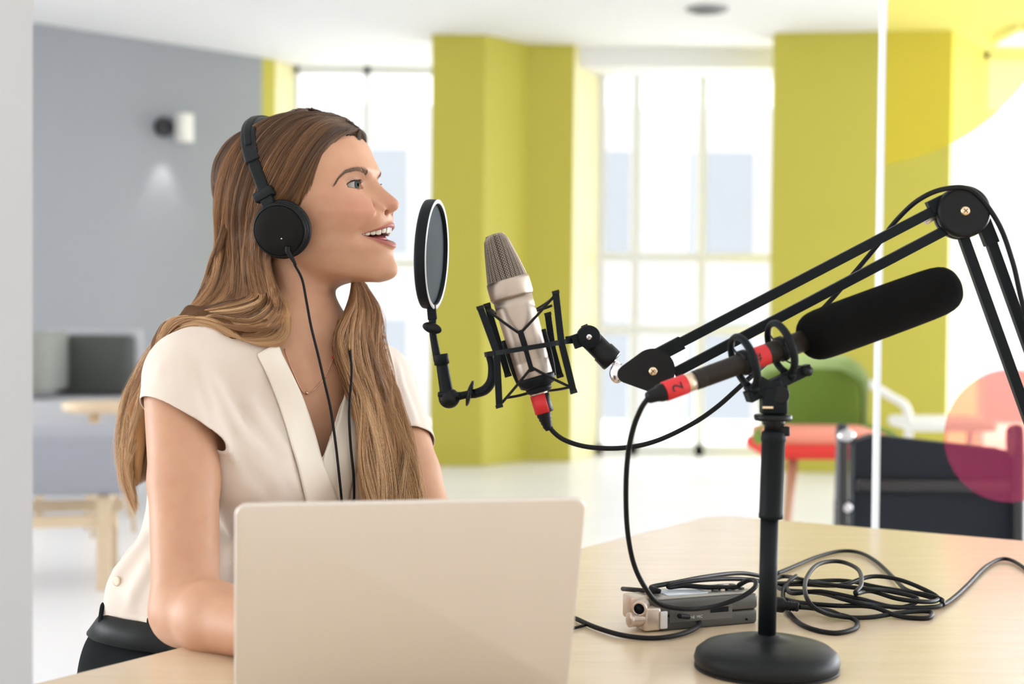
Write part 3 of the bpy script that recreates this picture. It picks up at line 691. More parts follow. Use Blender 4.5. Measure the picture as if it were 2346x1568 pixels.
# hand written marks on the tape
def text_on(body, c, x, y, size, m, par, nm='lettering'):
    cu = bpy.data.curves.new(nm, 'FONT'); cu.body = body; cu.size = size; cu.extrude = .0001; cu.align_x = 'CENTER'; cu.align_y = 'CENTER'
    o = bpy.data.objects.new('tmp_text', cu); COL.objects.link(o); bpy.context.view_layer.update()
    me = bpy.data.meshes.new_from_object(o.evaluated_get(bpy.context.evaluated_depsgraph_get())); bpy.data.objects.remove(o)
    x = x.normalized(); y = y.normalized(); n = x.cross(y)
    for v in me.vertices: q = v.co.copy(); v.co = c+x*q.x+y*q.y+n*q.z
    me.materials.clear(); me.materials.append(m)
    ob = bpy.data.objects.new(nm, me); COL.objects.link(ob); setpar(ob, par); return ob
M_ink = mat('marker_ink', (.01, .006, .006), .6)
cc = G(1545); vd2 = (CM.translation-cc).normalized(); vd2 = (vd2-gd*vd2.dot(gd)).normalized()
text_on('2', cc+vd2*.0107, -(gd.cross(vd2)), -gd, .017, M_ink, rd)
cc = G(1728); vd3 = (CM.translation-cc).normalized(); vd3 = (vd3-gd*vd3.dot(gd)).normalized()
text_on('#', cc+vd3*.0115, gd, gd.cross(vd3)*-1, .013, M_ink, redb)

# ================================================================== recorder
f0, f1 = PZ(1508, 1449, TABLE_Z), PZ(1738, 1429, TABLE_Z); ra_ = (f1-f0).normalized(); rb_ = V(-ra_.y, ra_.x, 0)
Lr = (f1-f0).length; M_rec = mat('recorder_grey', (.075, .077, .072), .42, .3); M_champ = mat('champagne_metal', (.62, .52, .43), .35, .6)
rec = thing('audio_recorder', f0+ra_*Lr/2+rb_*.03, 'small grey handheld audio recorder with two silver capsules lying under cables', 'audio recorder')
ctr = f0+ra_*Lr/2+rb_*.031
b = MB(); b.rbox(ctr+V(0, 0, .0085), (Lr, .060, .017), ra_, rb_, V(0, 0, 1), .006); b.build('lower_case', M_rec, rec)
b = MB(); b.rbox(ctr+V(0, 0, .0265), (Lr, .061, .018), ra_, rb_, V(0, 0, 1), .006); b.build('upper_case', mat('recorder_upper', (.10, .102, .095), .42, .3), rec)
b = MB(); b.rbox(ctr+V(0, 0, .0365), (Lr-.006, .052, .004), ra_, rb_, V(0, 0, 1), .005); b.build('face_plate', mat('plate', (.35, .34, .31), .35, .6), rec)
b = MB(); b.rbox(ctr-ra_*.022+V(0, 0, .0388), (.055, .040, .0012), ra_, rb_, V(0, 0, 1), .003); b.build('display', mat('display_glass', (.55, .60, .66), .08), rec)
for k in range(5):
    for j in range(2):
        b = MB(); b.rbox(ctr+ra_*(.018+k*.009)+rb_*(-.012+j*.02)+V(0, 0, .0395), (.0065, .009, .003), ra_, rb_, V(0, 0, 1), .002); b.build('button', M_champ if k % 2 else M_rec, rec)
b = MB(); b.box(f0+ra_*(Lr*.42)+rb_*.0006+V(0, 0, .0175), (Lr*.62, .0012, .016), ra_, rb_, V(0, 0, 1)); sp_ = b.build('side_panel', mat('side_panel', (.12, .12, .112), .4, .3), rec)
b = MB(); b.box(f0+ra_*(Lr*.60)+V(0, 0, .0205), (.024, .0012, .006), ra_, rb_, V(0, 0, 1)); b.build('switch_slot', M_bk, sp_)
text_on('LINE  MIC', f0+ra_*(Lr*.36)-rb_*.0004+V(0, 0, .014), ra_, V(0, 0, 1), .0045, mat('print_white', (.6, .6, .58), .5), sp_)
b = MB(); b.cyl(f0+ra_*(Lr*.88)+rb_*.0009+V(0, 0, .006), f0+ra_*(Lr*.88)-rb_*.0003+V(0, 0, .006), .0014, n=12); b.build('strap_hole', M_bk, rec)
b = MB(); b.rbox(f0-ra_*.007+rb_*.008+V(0, 0, .015), (.022, .018, .026), ra_, rb_, V(0, 0, 1), .004); b.rbox(f0-ra_*.008+rb_*.040+V(0, 0, .023), (.026, .030, .028), ra_, rb_, V(0, 0, 1), .006); b.rbox(f0-ra_*.004+rb_*.028+V(0, 0, .015), (.012, .05, .018), ra_, rb_, V(0, 0, 1), .004)
b.build('capsule_housing', M_champ, rec)
b = MB(); b.rbox(f0+ra_*.006+rb_*-.002+V(0, 0, .014), (.009, .004, .020), ra_, rb_, V(0, 0, 1), .0018); b.build('pale_latch', mat('latch', (.72, .72, .70), .5), rec)
q = f0-ra_*.016+rb_*.008+V(0, 0, .015)
b = MB(); b.lathe(q, -ra_, [(.007, 0), (.0085, .001)]+[(.0085 if k % 2 else .0072, .003+k*.0018) for k in range(8)]+[(.0085, .018), (.006, .019)], 24); b.build('capsule', M_champ, rec)
q = f0-ra_*.010+rb_*.018+V(0, 0, .029); qd = (-ra_*.65-rb_*.72+V(0, 0, -.05)).normalized()
b = MB(); b.lathe(q, qd, [(.0065, 0)]+[(.0088 if k % 2 else .0078, .002+k*.0018) for k in range(7)]+[(.0092, .016), (.0092, .020), (.0070, .0215), (.0062, .0205)], 24, caps=False); co = b.build('capsule', M_champ, rec)
b = MB(); b.lathe(q+qd*.0205, qd, [(0, 0), (.0064, 0), (0, .0002)], 20); b.build('capsule_mesh', M_bk, co)

# ================================================================== cables on the desk
def T2(x, y, h): return PZ(1300+x/2.243, 1150+y/2.243, TABLE_Z+h)
R3 = .0029
def cable(name, pts, label, r=R3, sub=6):
    b = MB(); b.tube(pts, r, 10, sub=sub); o = b.build(name, M_rub); tag(o, label, 'cable'); return o
# shotgun cable: air, over the recorder, back into the pile
pts = [G(1486), P(1468, 938, 1.47), P(1450, 985, 1.49), P(1438, 1050, 1.51), P(1434, 1130, 1.53), P(1438, 1220, 1.56), P(1453, 1295, 1.58),
       P(1480, 1350, 1.60), P(1512, 1385, 1.61), P(1570, 1396, 1.62), P(1635, 1390, 1.64), P(1695, 1370, 1.65), P(1728, 1348, 1.66), P(1730, 1332, 1.675), P(1715, 1330, 1.69), P(1695, 1340, 1.70),
       T2(860, 440, .042), T2(720, 440, .043), T2(600, 432, .043), T2(525, 440, .043), T2(540, 425, .046), T2(700, 402, .045), T2(900, 398, .035), T2(1100, 420, .018), T2(1400, 405, .012), T2(1600, 440, .010), T2(1780, 470, .012), T2(1930, 510, .006)]
b = MB(); b.tube(pts, R3, 10, sub=7); b.build('cord', M_rub, sc_)
cable('coiled_cable', [T2(1930, 520, .004), T2(1900, 540, .004), T2(1780, 545, .006), T2(1600, 535, .012), T2(1450, 510, .02), T2(1300, 470, .018), T2(1120, 455, .01), T2(1080, 430, .008), T2(1200, 425, .012), T2(1400, 430, .02), T2(1560, 385, .022), T2(1700, 400, .02), T2(1830, 450, .014), T2(1905, 495, .008), T2(1860, 515, .012), T2(1700, 500, .018), T2(1560, 460, .022),
      T2(1480, 472, .028), T2(1510, 425, .032), T2(1495, 350, .03), T2(1400, 308, .03), T2(1290, 322, .032), T2(1228, 395, .032), T2(1225, 480, .03), T2(1275, 550, .018), T2(1400, 590, .006), T2(1550, 595, .004), T2(1720, 570, .005), T2(1860, 565, .004), T2(1850, 598, .003), T2(1700, 588, .004), T2(1560, 540, .012), T2(1380, 535, .014), T2(1200, 520, .01), T2(1110, 500, .006)],
      'long black cable heaped in overlapping loops behind the stand on the desk')
cable('coiled_cable', [T2(285, 448, .030), T2(330, 452, .036), T2(470, 462, .043), T2(430, 440, .046), T2(560, 415, .046), T2(720, 385, .04), T2(880, 368, .03), T2(980, 380, .02), T2(1060, 395, .01), T2(1130, 385, .01), T2(1300, 420, .025), T2(1500, 445, .028), T2(1650, 460, .022), T2(1800, 500, .014), T2(1700, 545, .008), T2(1500, 500, .02), T2(1300, 462, .024), T2(1150, 470, .015), T2(1120, 420, .012)],
      'black cable starting at the left above the recorder and running into the heap')
cable('coiled_cable', [T2(1070, 372, .004), T2(1160, 335, .004), T2(1280, 285, .004), T2(1400, 255, .004), T2(1500, 262, .004), T2(1590, 310, .004), T2(1680, 395, .006), T2(1745, 455, .012), T2(1850, 480, .012), T2(1925, 505, .008), T2(1930, 530, .004), T2(1990, 490, .004), T2(2060, 425, .004), T2(2150, 335, .004), T2(2230, 295, .004), T2(2300, 310, .004), T2(2400, 380, .004), T2(2600, 520, .004)],
      'black cable arching behind the heap and trailing off to the right')
pl = thing('usb_cable', T2(1240, 600, 0), 'black cable loop with ribbed plug curving forward of the heap', 'cable')
b = MB(); b.tube([T2(1175, 382, .02), T2(1140, 410, .018), T2(1108, 460, .012), T2(1125, 550, .004), T2(1210, 635, .003), T2(1360, 675, .003), T2(1470, 655, .003), T2(1490, 620, .003), T2(1450, 595, .004), T2(1370, 575, .006), T2(1270, 550, .009), T2(1190, 542, .012)], R3, 10, sub=7); b.build('cord', M_rub, pl)
b = MB(); b.tube([T2(1290, 555, .008), T2(1350, 572, .007), T2(1400, 585, .006)], [.0036, .0052, .0036], 12); b.build('ferrite_sleeve', M_rub, pl)
b = MB(); p, q = T2(1190, 542, .013), T2(1090, 530, .014); dd = (q-p).normalized()
b.lathe(p, dd, [(.0045, 0)]+[(.0062 if k % 2 else .0054, .001+k*.0018) for k in range(9)]+[(.0085, .018), (.0095, .020), (.0095, .04), (.007, .041)], 16); b.build('plug', M_bk2, pl)
cable('desk_cable', [T2(-60, 560, .004), T2(40, 600, .004), T2(150, 648, .004), T2(290, 688, .004), T2(440, 702, .004), T2(570, 685, .004), T2(655, 652, .005), T2(680, 622, .007), T2(650, 598, .011), T2(600, 590, .017), T2(575, 588, .020)],
      'black cable curving on the desk in front of the recorder towards the laptop')
# ================================================================== implicit surfaces -> one continuous mesh
def smin(a, b, k):
    h = np.maximum(k-np.abs(a-b), 0)/k
    return np.minimum(a, b)-h*h*k*.25
def smax(a, b, k): return -smin(-a, -b, k)
def rcone(p, a, b, r1, r2):               # capsule with varying radius
    a = np.array(a, float); b = np.array(b, float); ba = b-a; pa = p-a
    h = np.clip((pa@ba)/(ba@ba), 0, 1)
    return np.linalg.norm(pa-h[:, None]*ba, axis=1)-(r1+(r2-r1)*h)
def ell(p, c, r, R=None):
    q = p-np.array(c, float)
    if R is not None: q = q@R             # columns of R are the axes
    r = np.array(r, float); k0 = np.linalg.norm(q/r, axis=1); k1 = np.linalg.norm(q/(r*r), axis=1)
    return k0*(k0-1)/np.maximum(k1, 1e-9)
def chunked(f, p, n=200000):
    return np.concatenate([f(p[i:i+n]) for i in range(0, len(p), n)]) if len(p) else np.zeros(0)

def surface_nets(f, xs, ys, zs, band=.02, step=5, project=3, eps=2e-4):
    nx, ny, nz = len(xs), len(ys), len(zs)
    ix, iy, iz = [np.unique(np.append(np.arange(0, n, step), n-1)) for n in (nx, ny, nz)]
    G = np.stack(np.meshgrid(xs[ix], ys[iy], zs[iz], indexing='ij'), -1).reshape(-1, 3)
    Fc = chunked(f, G).reshape(len(ix), len(iy), len(iz))
    def up(A, idx, n, ax):                # nearest block lookup
        pos = np.clip(np.round(np.arange(n)/step).astype(int), 0, len(idx)-1); return np.take(A, pos, ax)
    Fu = up(up(up(Fc, ix, nx, 0), iy, ny, 1), iz, nz, 2).astype(np.float32)
    bx = np.gradient(xs)[:, None, None]*step; by = np.gradient(ys)[None, :, None]*step; bz = np.gradient(zs)[None, None, :]*step
    near = np.abs(Fu) < (band+.9*np.maximum(np.maximum(bx, by), bz))
    I = np.argwhere(near)
    F = Fu.copy(); F[I[:, 0], I[:, 1], I[:, 2]] = chunked(f, np.stack([xs[I[:, 0]], ys[I[:, 1]], zs[I[:, 2]]], 1))
    S = F < 0
    c = np.zeros((nx-1, ny-1, nz-1), np.int8)
    for a in (0, 1):
        for b in (0, 1):
            for d in (0, 1): c += S[a:nx-1+a, b:ny-1+b, d:nz-1+d]
    act = (c > 0) & (c < 8); A = np.argwhere(act); idx = -np.ones(act.shape, np.int64); idx[act] = np.arange(len(A))
    pos = np.zeros((len(A), 3)); cnt = np.zeros(len(A))
    cs = [(a, b, d) for a in (0, 1) for b in (0, 1) for d in (0, 1)]
    for i, u in enumerate(cs):
        for v in cs[i+1:]:
            if sum(abs(x-y) for x, y in zip(u, v)) != 1: continue
            p0 = A+u; p1 = A+v; f0 = F[p0[:, 0], p0[:, 1], p0[:, 2]]; f1 = F[p1[:, 0], p1[:, 1], p1[:, 2]]
            m = (f0 < 0) != (f1 < 0); t = np.where(m, f0/np.where(m, f0-f1, 1), 0)[:, None]
            w0 = np.stack([xs[p0[:, 0]], ys[p0[:, 1]], zs[p0[:, 2]]], 1); w1 = np.stack([xs[p1[:, 0]], ys[p1[:, 1]], zs[p1[:, 2]]], 1)
            pos += np.where(m[:, None], w0+(w1-w0)*t, 0); cnt += m
    pos /= np.maximum(cnt, 1)[:, None]
    faces = []
    for ax in range(3):
        s0 = [slice(1, -1)]*3; s1 = [slice(1, -1)]*3
        s0[ax] = slice(0, -1); s1[ax] = slice(1, None)
        a0, a1 = S[tuple(s0)], S[tuple(s1)]
        E_ = np.argwhere(a0 != a1); sgn = a0[a0 != a1]
        o = np.array([1, 1, 1]); o[ax] = 0; E_ = E_+o
        o1, o2 = [k for k in range(3) if k != ax]
        e1 = np.zeros(3, int); e1[o1] = 1; e2 = np.zeros(3, int); e2[o2] = 1
        q = [E_, E_-e1, E_-e1-e2, E_-e2]
        try: ids = np.stack([idx[v[:, 0], v[:, 1], v[:, 2]] for v in q], 1)
        except IndexError: continue
        faces.append(ids[(ids >= 0).all(1)])
    faces = np.concatenate(faces)
    for _ in range(project):
        f0 = chunked(f, pos); g = np.stack([chunked(f, pos+e)-f0 for e in np.eye(3)*eps], 1)/eps
        g2 = np.maximum((g*g).sum(1), .25); stp = (f0/g2)[:, None]*g; l = np.linalg.norm(stp, axis=1, keepdims=True)
        pos -= stp*np.minimum(1, .0012/np.maximum(l, 1e-9))
    return pos, faces
def npmesh(name, pos, faces, mats, parent=None, col=None):
    me = bpy.data.meshes.new(name); me.from_pydata(pos.tolist(), [], faces.tolist())
    for m_ in (mats if isinstance(mats, (list, tuple)) else [mats]): me.materials.append(m_)
    me.polygons.foreach_set('use_smooth', [True]*len(me.polygons))
    if col is not None:
        a = me.color_attributes.new('skin_tone', 'FLOAT_COLOR', 'POINT'); a.data.foreach_set('color', np.concatenate([col, np.ones((len(col), 1))], 1).ravel())
    me.update(); fixn(me)
    o = bpy.data.objects.new(name, me); COL.objects.link(o)
    if parent is not None: setpar(o, parent)
    return o
def axis_grid(segs):                       # [(start, spacing), ..., (end,)]
    out = []
    for i in range(len(segs)-1):
        a, s_ = segs[i]; b = segs[i+1][0]; n = max(1, int(round((b-a)/s_))); out += list(np.linspace(a, b, n, endpoint=False))
    return np.array(out+[segs[-1][0]])
CAMO = np.array(CM.translation)
def npP(px, py, d): return np.array(P(px, py, d))
def trace(f, px, py, off=0.0, d0=1.35, d1=2.3):
    """first hit of the line of sight with f=off; closest approach when it misses"""
    r = np.array(P(px, py, 1.0))-CAMO; t = d0; best = (9, d0)
    for _ in range(160):
        v = float(f((CAMO+r*t)[None])[0])-off
        if v < best[0]: best = (v, t)
        if v < 2e-4: return CAMO+r*t, True
        t += max(v*.7, 8e-4)
        if t > d1: break
    return CAMO+r*best[1], False

# ------------------------------------------------------------------ head (local millimetres: X forward, Y towards her right, Z up)
yaw = math.radians(16.9)
HO = npP(707, 525, 1.86); HR = np.array([[math.cos(yaw), -math.sin(yaw), 0], [-math.sin(yaw), -math.cos(yaw), 0], [0, 0, 1]]).T
def to_head(p): return ((p-HO)@HR)*1000.0
def from_head(q): return HO+(np.asarray(q, float)/1000.0)@HR.T
ZG = np.arange(-130, 160.1, .5)
def table(pairs, sg=2.0):
    pairs = sorted(pairs); y = np.interp(ZG, [a for a, _ in pairs], [b for _, b in pairs])
    k = np.exp(-.5*(np.arange(-20, 21)*.5/sg)**2); k /= k.sum()
    return np.convolve(np.pad(y, 20, 'edge'), k, 'valid')
TF = table([(147, -2), (144, 16), (139, 34), (132, 48), (125, 62), (117, 73), (105, 81), (93, 85), (83, 90), (76, 93), (68, 92), (60, 90.5), (50, 92), (40, 96), (30, 101), (24, 106), (19, 112), (14, 115), (8, 115.5), (2, 115), (-5, 113), (-12, 113.5), (-18, 116), (-25, 118.5), (-31, 119), (-37, 119.5), (-47, 122), (-53, 123.5), (-59, 122.5), (-63.4, 119), (-67, 112), (-69.5, 101), (-71.5, 88), (-74.5, 74), (-78, 60), (-85, 46), (-95, 34), (-110, 24)], 1.6)
TB = table([(147, -14), (143, -30), (137, -42), (129, -54), (119, -68), (108, -82), (90, -97), (70, -101), (50, -101), (30, -97), (10, -89), (-10, -79), (-30, -68), (-50, -58), (-70, -52), (-90, -48), (-110, -46)], 3)
TW = table([(147, 8), (144, 26), (139, 39), (132, 49), (122, 58), (110, 65), (90, 71), (70, 73), (50, 73), (38, 72), (20, 69.5), (5, 66), (-10, 62), (-30, 59), (-50, 54), (-65, 48), (-75, 42), (-90, 38)], 3)
TN = table([(147, 2), (110, 2.15), (85, 2.35), (60, 2.5), (35, 2.35), (10, 2.0), (-15, 1.85), (-35, 1.75), (-50, 1.68), (-75, 1.7)], 4)
# midline nose height above the base and its half width
NH = table([(76, 0), (70, .8), (64.7, 3.0), (60, 7), (55, 11), (47, 17.5), (41, 22.5), (36, 24.8), (31.5, 24), (27, 20.5), (23.5, 15), (20.5, 7.5), (18, 2.5), (15, .8), (12, 0)], .9)
NWD = table([(72, 10), (62, 8.0), (52, 8.5), (43, 9.5), (36, 10.5), (30, 11), (25, 11), (20, 9), (15, 7)], 2)
def ti(T, Z): return np.interp(Z, ZG, T)
def g2(a, b): return np.exp(-.5*(a*a+b*b))
def lipZ(ay):
    q = np.clip(ay/30.5, 0, 1.05); return 1.0-10.5*q**2, -17.5+8.5*q**2.4
EYE = np.array([71.3, 31.0, 53.4])
def lidang(q):                            # lid margins in degrees around the eyeball (q mirrored to Y > 0)
    d = q-EYE; r = np.linalg.norm(d, axis=1)+1e-9; az = np.degrees(np.arctan2(d[:, 1], d[:, 0])); el = np.degrees(np.arcsin(np.clip(d[:, 2]/r, -1, 1)))
    u = np.clip((az+50)/138.0, 0, 1); w = np.clip(4*u*(1-u), 0, 1)**.6; c = -9-0*u
    return c+29.5*w*(1.06-.10*u), c-10*w, az, el, r
def head_f(p):
    q = to_head(p); X, Y, Z = q[:, 0], q[:, 1], q[:, 2]; ay = np.abs(Y)
    # jaw line rises towards the ear
    t = np.clip((100-X)/95, 0, 1.1); s = np.clip((-8-Z)/45, 0, 1); s = s*s*(3-2*s)
    Ze = np.clip(Z-20*t*s, -129, 159)
    F, B, Wd, N = ti(TF, Ze), ti(TB, Ze), ti(TW, Ze), ti(TN, Ze)
    D = np.zeros_like(X)
    fr = X > 20
    x_, y_, z_ = X, ay, Z
    nh = ti(NH, z_); nw = ti(NWD, z_)
    D += nh*np.exp(-(y_/nw)**2.1)
    # root of the nose runs into the brow, orbit hollows, brow ridge
    D += -5.5*g2((y_-29)/12.5, (z_-56)/9.5) - 3.2*g2((y_-16)/6, (z_-55)/8)
    D += 1.8*g2((y_-26)/16, (z_-71)/5)
    D += 2.6*g2((y_-40)/14, (z_-33)/12)          # cheekbone, lifted by the smile
    D += 2.2*g2((y_-31)/9, (z_-24)/11)
    # nose-to-mouth fold
    yf = np.interp(z_, [-6, -2, 7, 20, 33, 38], [36, 35, 31, 25.5, 20.5, 18.5])
    on = np.clip((z_+8)/8, 0, 1)*np.clip((40-z_)/8, 0, 1)
    D += -2.6*on*np.exp(-.5*((y_-yf+1.0)/2.3)**2)+1.5*on*np.exp(-.5*((y_-yf-6.5)/4.0)**2)
    D += -7.0*g2((y_-31)/6.0, (z_+9)/7.0)    # corners of the mouth
    zu, zl = lipZ(y_); tp_ = np.clip(1-(y_/31.0)**2, 0, 1)
    hu = 1.5+5.2*tp_; hl = 1.5+6.3*tp_
    uc = (z_-zu)/hu; lc = (zl-z_)/hl
    bump = lambda a: np.where((a > -.6) & (a < 1.25), np.clip(1-((a-.42)/.86)**2, 0, 1), 0)
    D += 3.6*bump(uc)*tp_**.6 + 4.6*bump(lc)*tp_**.6
    D += -1.0*g2(y_/2.6, (z_-13)/5)
    D += -1.6*g2(y_/16, (z_+34)/4.5)
    # chin pad sides
    D += 1.5*g2((y_-0)/15, (z_+54)/9)
    Xs = X-D*np.clip((X-15)/30, 0, 1)
    c0 = -8*np.clip((Z-85)/50, 0, 1)
    dx = Xs-c0; a = np.where(dx > 0, F-c0, c0-B); n = np.where(dx > 0, N, 2.1)
    rho = np.sqrt(dx*dx+Y*Y)+1e-6; cx_, sy_ = np.abs(dx)/rho, ay/rho
    R = ((cx_/np.maximum(a, 3))**n+(sy_/np.maximum(Wd, 3))**n)**(-1/n)
    f = (rho-R)*.82
    f = np.maximum(f, (Z-147)); f = smax(f, -(Z+100), 12)
    side = np.stack([X, ay, Z], 1)
    # wings of the nose and nostrils
    fn = (X > 85) & (Z > 5) & (Z < 45) & (ay < 30)
    if fn.any():
        s_ = side[fn]; v = f[fn]
        v = smin(v, ell(s_, (105.0, 13.4, 23.6), (9.0, 5.0, 7.0)), 4.5)
        v = smin(v, ell(s_, (116.6, 0, 30.2), (8.4, 8.6, 7.2)), 5)
        v = smax(v, -ell(s_, (111.5, 9.8, 19.8), (7.2, 4.8, 3.5)), 1.2)
        v = smax(v, -(ell(s_, (96.5, 19.6, 23.5), (3.6, .8, 6.5))), 3.5)
        f[fn] = v
    # eyelids and the opening between them
    fe = (X > 50) & (X < 100) & (ay > 8) & (ay < 56) & (np.abs(Z-55) < 22)
    if fe.any():
        s_ = side[fe]; v = f[fe]
        v = smin(v, np.linalg.norm(s_-EYE, axis=1)-13.5, 5.0)
        up_, lo_, az, el, r_ = lidang(s_)
        v = v+1.1*np.exp(-.5*((el-(up_+15))/4.0)**2)*np.clip((up_-lo_)/25-.2, 0, 1)*(r_ < 20)
        v = v+.5*np.exp(-.5*((el-(lo_-22))/5.0)**2)*np.clip((up_-lo_)/25, 0, 1)*(r_ < 20)
        op = np.maximum(np.maximum(el-up_, lo_-el), np.maximum(-50-az, az-88))*np.maximum(r_, 6)*.01745; op = np.maximum(np.maximum(op, 8-r_), r_-17.5)
        v = smax(v, -op, .45); f[fe] = v
    # open mouth
    fm = (X > 70) & (ay < 36) & (np.abs(Z+8) < 24)
    if fm.any():
        s_ = side[fm]; v = f[fm]; a2, b2 = lipZ(s_[:, 1])
        op = np.maximum(np.maximum(s_[:, 2]-a2, b2-s_[:, 2]), np.maximum(s_[:, 1]-30.2, 72-s_[:, 0])); v = smax(v, -op, 1.6); f[fm] = v
    return f/1000.0

# ------------------------------------------------------------------ body
Nj, Fj = npP(418, 880, 1.725), npP(876, 890, 1.93)
L_ = Fj-Nj; L_[2] = 0; L_ /= np.linalg.norm(L_); Nn = np.array([L_[1], -L_[0], 0]); UZ = np.array([0, 0, 1.0])
TR = np.stack([L_, Nn, UZ], 1)
def spine(z):                              # centre line of the trunk
    t = np.clip((1.06-z)/(1.06-.68), 0, 1.2); top = np.array([(Nj[0]+Fj[0])/2, (Nj[1]+Fj[1])/2+.008]); bot = np.array([-.385, 1.872])
    xy = top+(bot-top)*(t**1.15); return np.array([xy[0], xy[1], z])
def T_(lat, fwd, z): return spine(z)+L_*lat+Nn*fwd
El1, El2 = npP(426, 1400, 1.600), npP(1018, 1365, 1.74)
Wr1, Wr2 = np.array([-.225, 1.452, .782]), np.array([-.062, 1.475, .795])
lean = spine(1.0)-spine(.75); lean /= np.linalg.norm(lean)
TRl = np.stack([L_, np.cross(lean, L_)/np.linalg.norm(np.cross(lean, L_)), lean], 1)
if TRl[:, 1]@Nn < 0: TRl[:, 1] *= -1
def trunk_f(p, g=0.0, breast=.0):
    f = ell(p, T_(0, -.002, .955), (.148+g, .098+g, .175), TRl)
    f = smin(f, ell(p, T_(0, .0, .80), (.128+g, .092+g, .16), TRl), .05)
    f = smin(f, ell(p, T_(0, -.005, .655), (.158+g, .122+g, .115), TR), .06)
    for s_ in (-1, 1):
        f = smin(f, ell(p, T_(s_*.068, .072, .915), (.056+g, .052+g, .058), TRl), .035)
    return f
def shoulder_f(p, g=0.0):
    nb = npP(702, 800, 1.852)
    f = rcone(p, nb+np.array([0, 0, .0]), Nj+[0.01, 0.0, .022], .046+g, .034+g)
    f = smin(f, rcone(p, nb, Fj+[-.01, 0, .022], .046+g, .034+g), .03)
    return f
def arm_f(p, J, E, Wr, g=0.0):
    M = J+(E-J)*.45
    f = smin(rcone(p, J, M, .0465+g, .0405+g), rcone(p, M, E, .0405+g, .0375+g), .01)
    d = (Wr-E); f = smin(f, rcone(p, E, E+d*.28, .0375+g, .0395+g), .018)
    f = smin(f, rcone(p, E+d*.28, Wr, .0385+g, .0235+g), .012); return f
def hand_parts(Wr, E, side):
    fw2 = (Wr-E); fw2[2] *= .2; fw2 /= np.linalg.norm(fw2); up = np.array([0, 0, 1.0]); lt = np.cross(fw2, up)*side   # lt points to the thumb side
    Pm = Wr+fw2*.045-up*.004; out = [('palm', Pm, np.stack([fw2, lt, up], 1))]
    fl = [(.020, .052, .0078), (.007, .060, .0080), (-.007, .056, .0076), (-.020, .044, .0068)]
    fing = []
    for i, (o, l, r) in enumerate(fl):
        base = Wr+fw2*(.080-abs(o)*.2)+lt*o+up*.0; k1 = base+fw2*(l*.48)+lt*(o*.08)+up*(.005)
        k2 = k1+fw2*(l*.33)-up*(.010); k3 = k2+fw2*(l*.16)-up*(.012); fing.append(([base, k1, k2, k3], r))
    tb = Wr+fw2*.022+lt*.020-up*.006; t1 = tb+fw2*.026+lt*.018-up*.003; t2 = t1+fw2*.024+lt*.007-up*.005
    fing.append(([tb, t1, t2], .0088)); return out, fing
HP = [hand_parts(Wr1, El1, 1), hand_parts(Wr2, El2, -1)]
def hand_f(p, hp):
    (nm, c, R), = hp[0]; f = ell(p, c, (.046, .038, .0135), R)
    for pts, r in hp[1]:
        for i in range(len(pts)-1):
            f = smin(f, rcone(p, pts[i], pts[i+1], r*(1-.06*i), r*(.94-.06*i)), .004 if i else .006)
    return f
Kn = [T_(-.10, .40, .655)*[1, 1, 0]+[0, 0, .585], T_(.10, .41, .655)*[1, 1, 0]+[0, 0, .585]]
Hp = [T_(-.092, .02, .64), T_(.092, .02, .64)]
Ak = [Kn[0]-Nn*.06+[0, 0, -.475], Kn[1]-Nn*.02+[0, 0, -.475]]
def legs_f(p, g=0.0):
    f = None
    for h, k, a in zip(Hp, Kn, Ak):
        v = rcone(p, h, k, .086+g, .058+g); v = smin(v, rcone(p, k, k+(a-k)*.35, .054+g, .054+g), .03); v = smin(v, rcone(p, k+(a-k)*.35, a, .052+g, .036+g*1.8), .02)
        f = v if f is None else smin(f, v, .02)
    return f
def feet_f(p):
    f = None
    for a in Ak:
        v = smin(rcone(p, a, a+[0, 0, -.05], .036, .034), rcone(p, a+[0, 0, -.065]-Nn*.02, a+Nn*.14+[0, 0, -.078], .036, .026), .03)
        f = v if f is None else np.minimum(f, v)
    return f
NkA, NkB = npP(668, 590, 1.868), npP(706, 838, 1.850)
def neck_f(p):
    f = rcone(p, NkA, NkB, .0455, .0530)
    # sternomastoid and collar bones
    nt = npP(752, 850, 1.808)
    f = smin(f, rcone(p, from_head((-16, 46, -45)), nt, .009, .008), .016)
    f = smin(f, rcone(p, from_head((-16, -46, -45)), nt+L_*.012, .009, .008), .016)
    return f
def chest_f(p):
    nt = npP(752, 862, 1.80)
    f = rcone(p, nt-L_*.018, Nj+[0.03, -.0, .012], .0075, .009); return smin(f, rcone(p, nt+L_*.018, Fj+[-.03, -.01, .012], .0075, .009), .02)
def body_f(p):
    f = np.full(len(p), 1.0)
    h = np.linalg.norm(p-HO, axis=1); m = h < .26
    v1 = smin(trunk_f(p), shoulder_f(p), .045); v1 = smin(v1, chest_f(p), .03); v1 = smin(v1, neck_f(p), .028)
    v1 = smin(v1, arm_f(p, Nj, El1, Wr1), .022); v1 = smin(v1, arm_f(p, Fj, El2, Wr2), .022)
    v1 = smin(v1, legs_f(p), .03); f = smin(v1, feet_f(p), .01)
    for hp, w_ in zip(HP, (Wr1, Wr2)):
        mm = np.linalg.norm(p-w_, axis=1) < .2
        if mm.any(): f[mm] = smin(f[mm], hand_f(p[mm], hp), .012)
    if m.any():
        hv = np.full(m.sum(), 1.0); hv = head_f(p[m]); f[m] = smin(f[m], hv, .007)
    return f
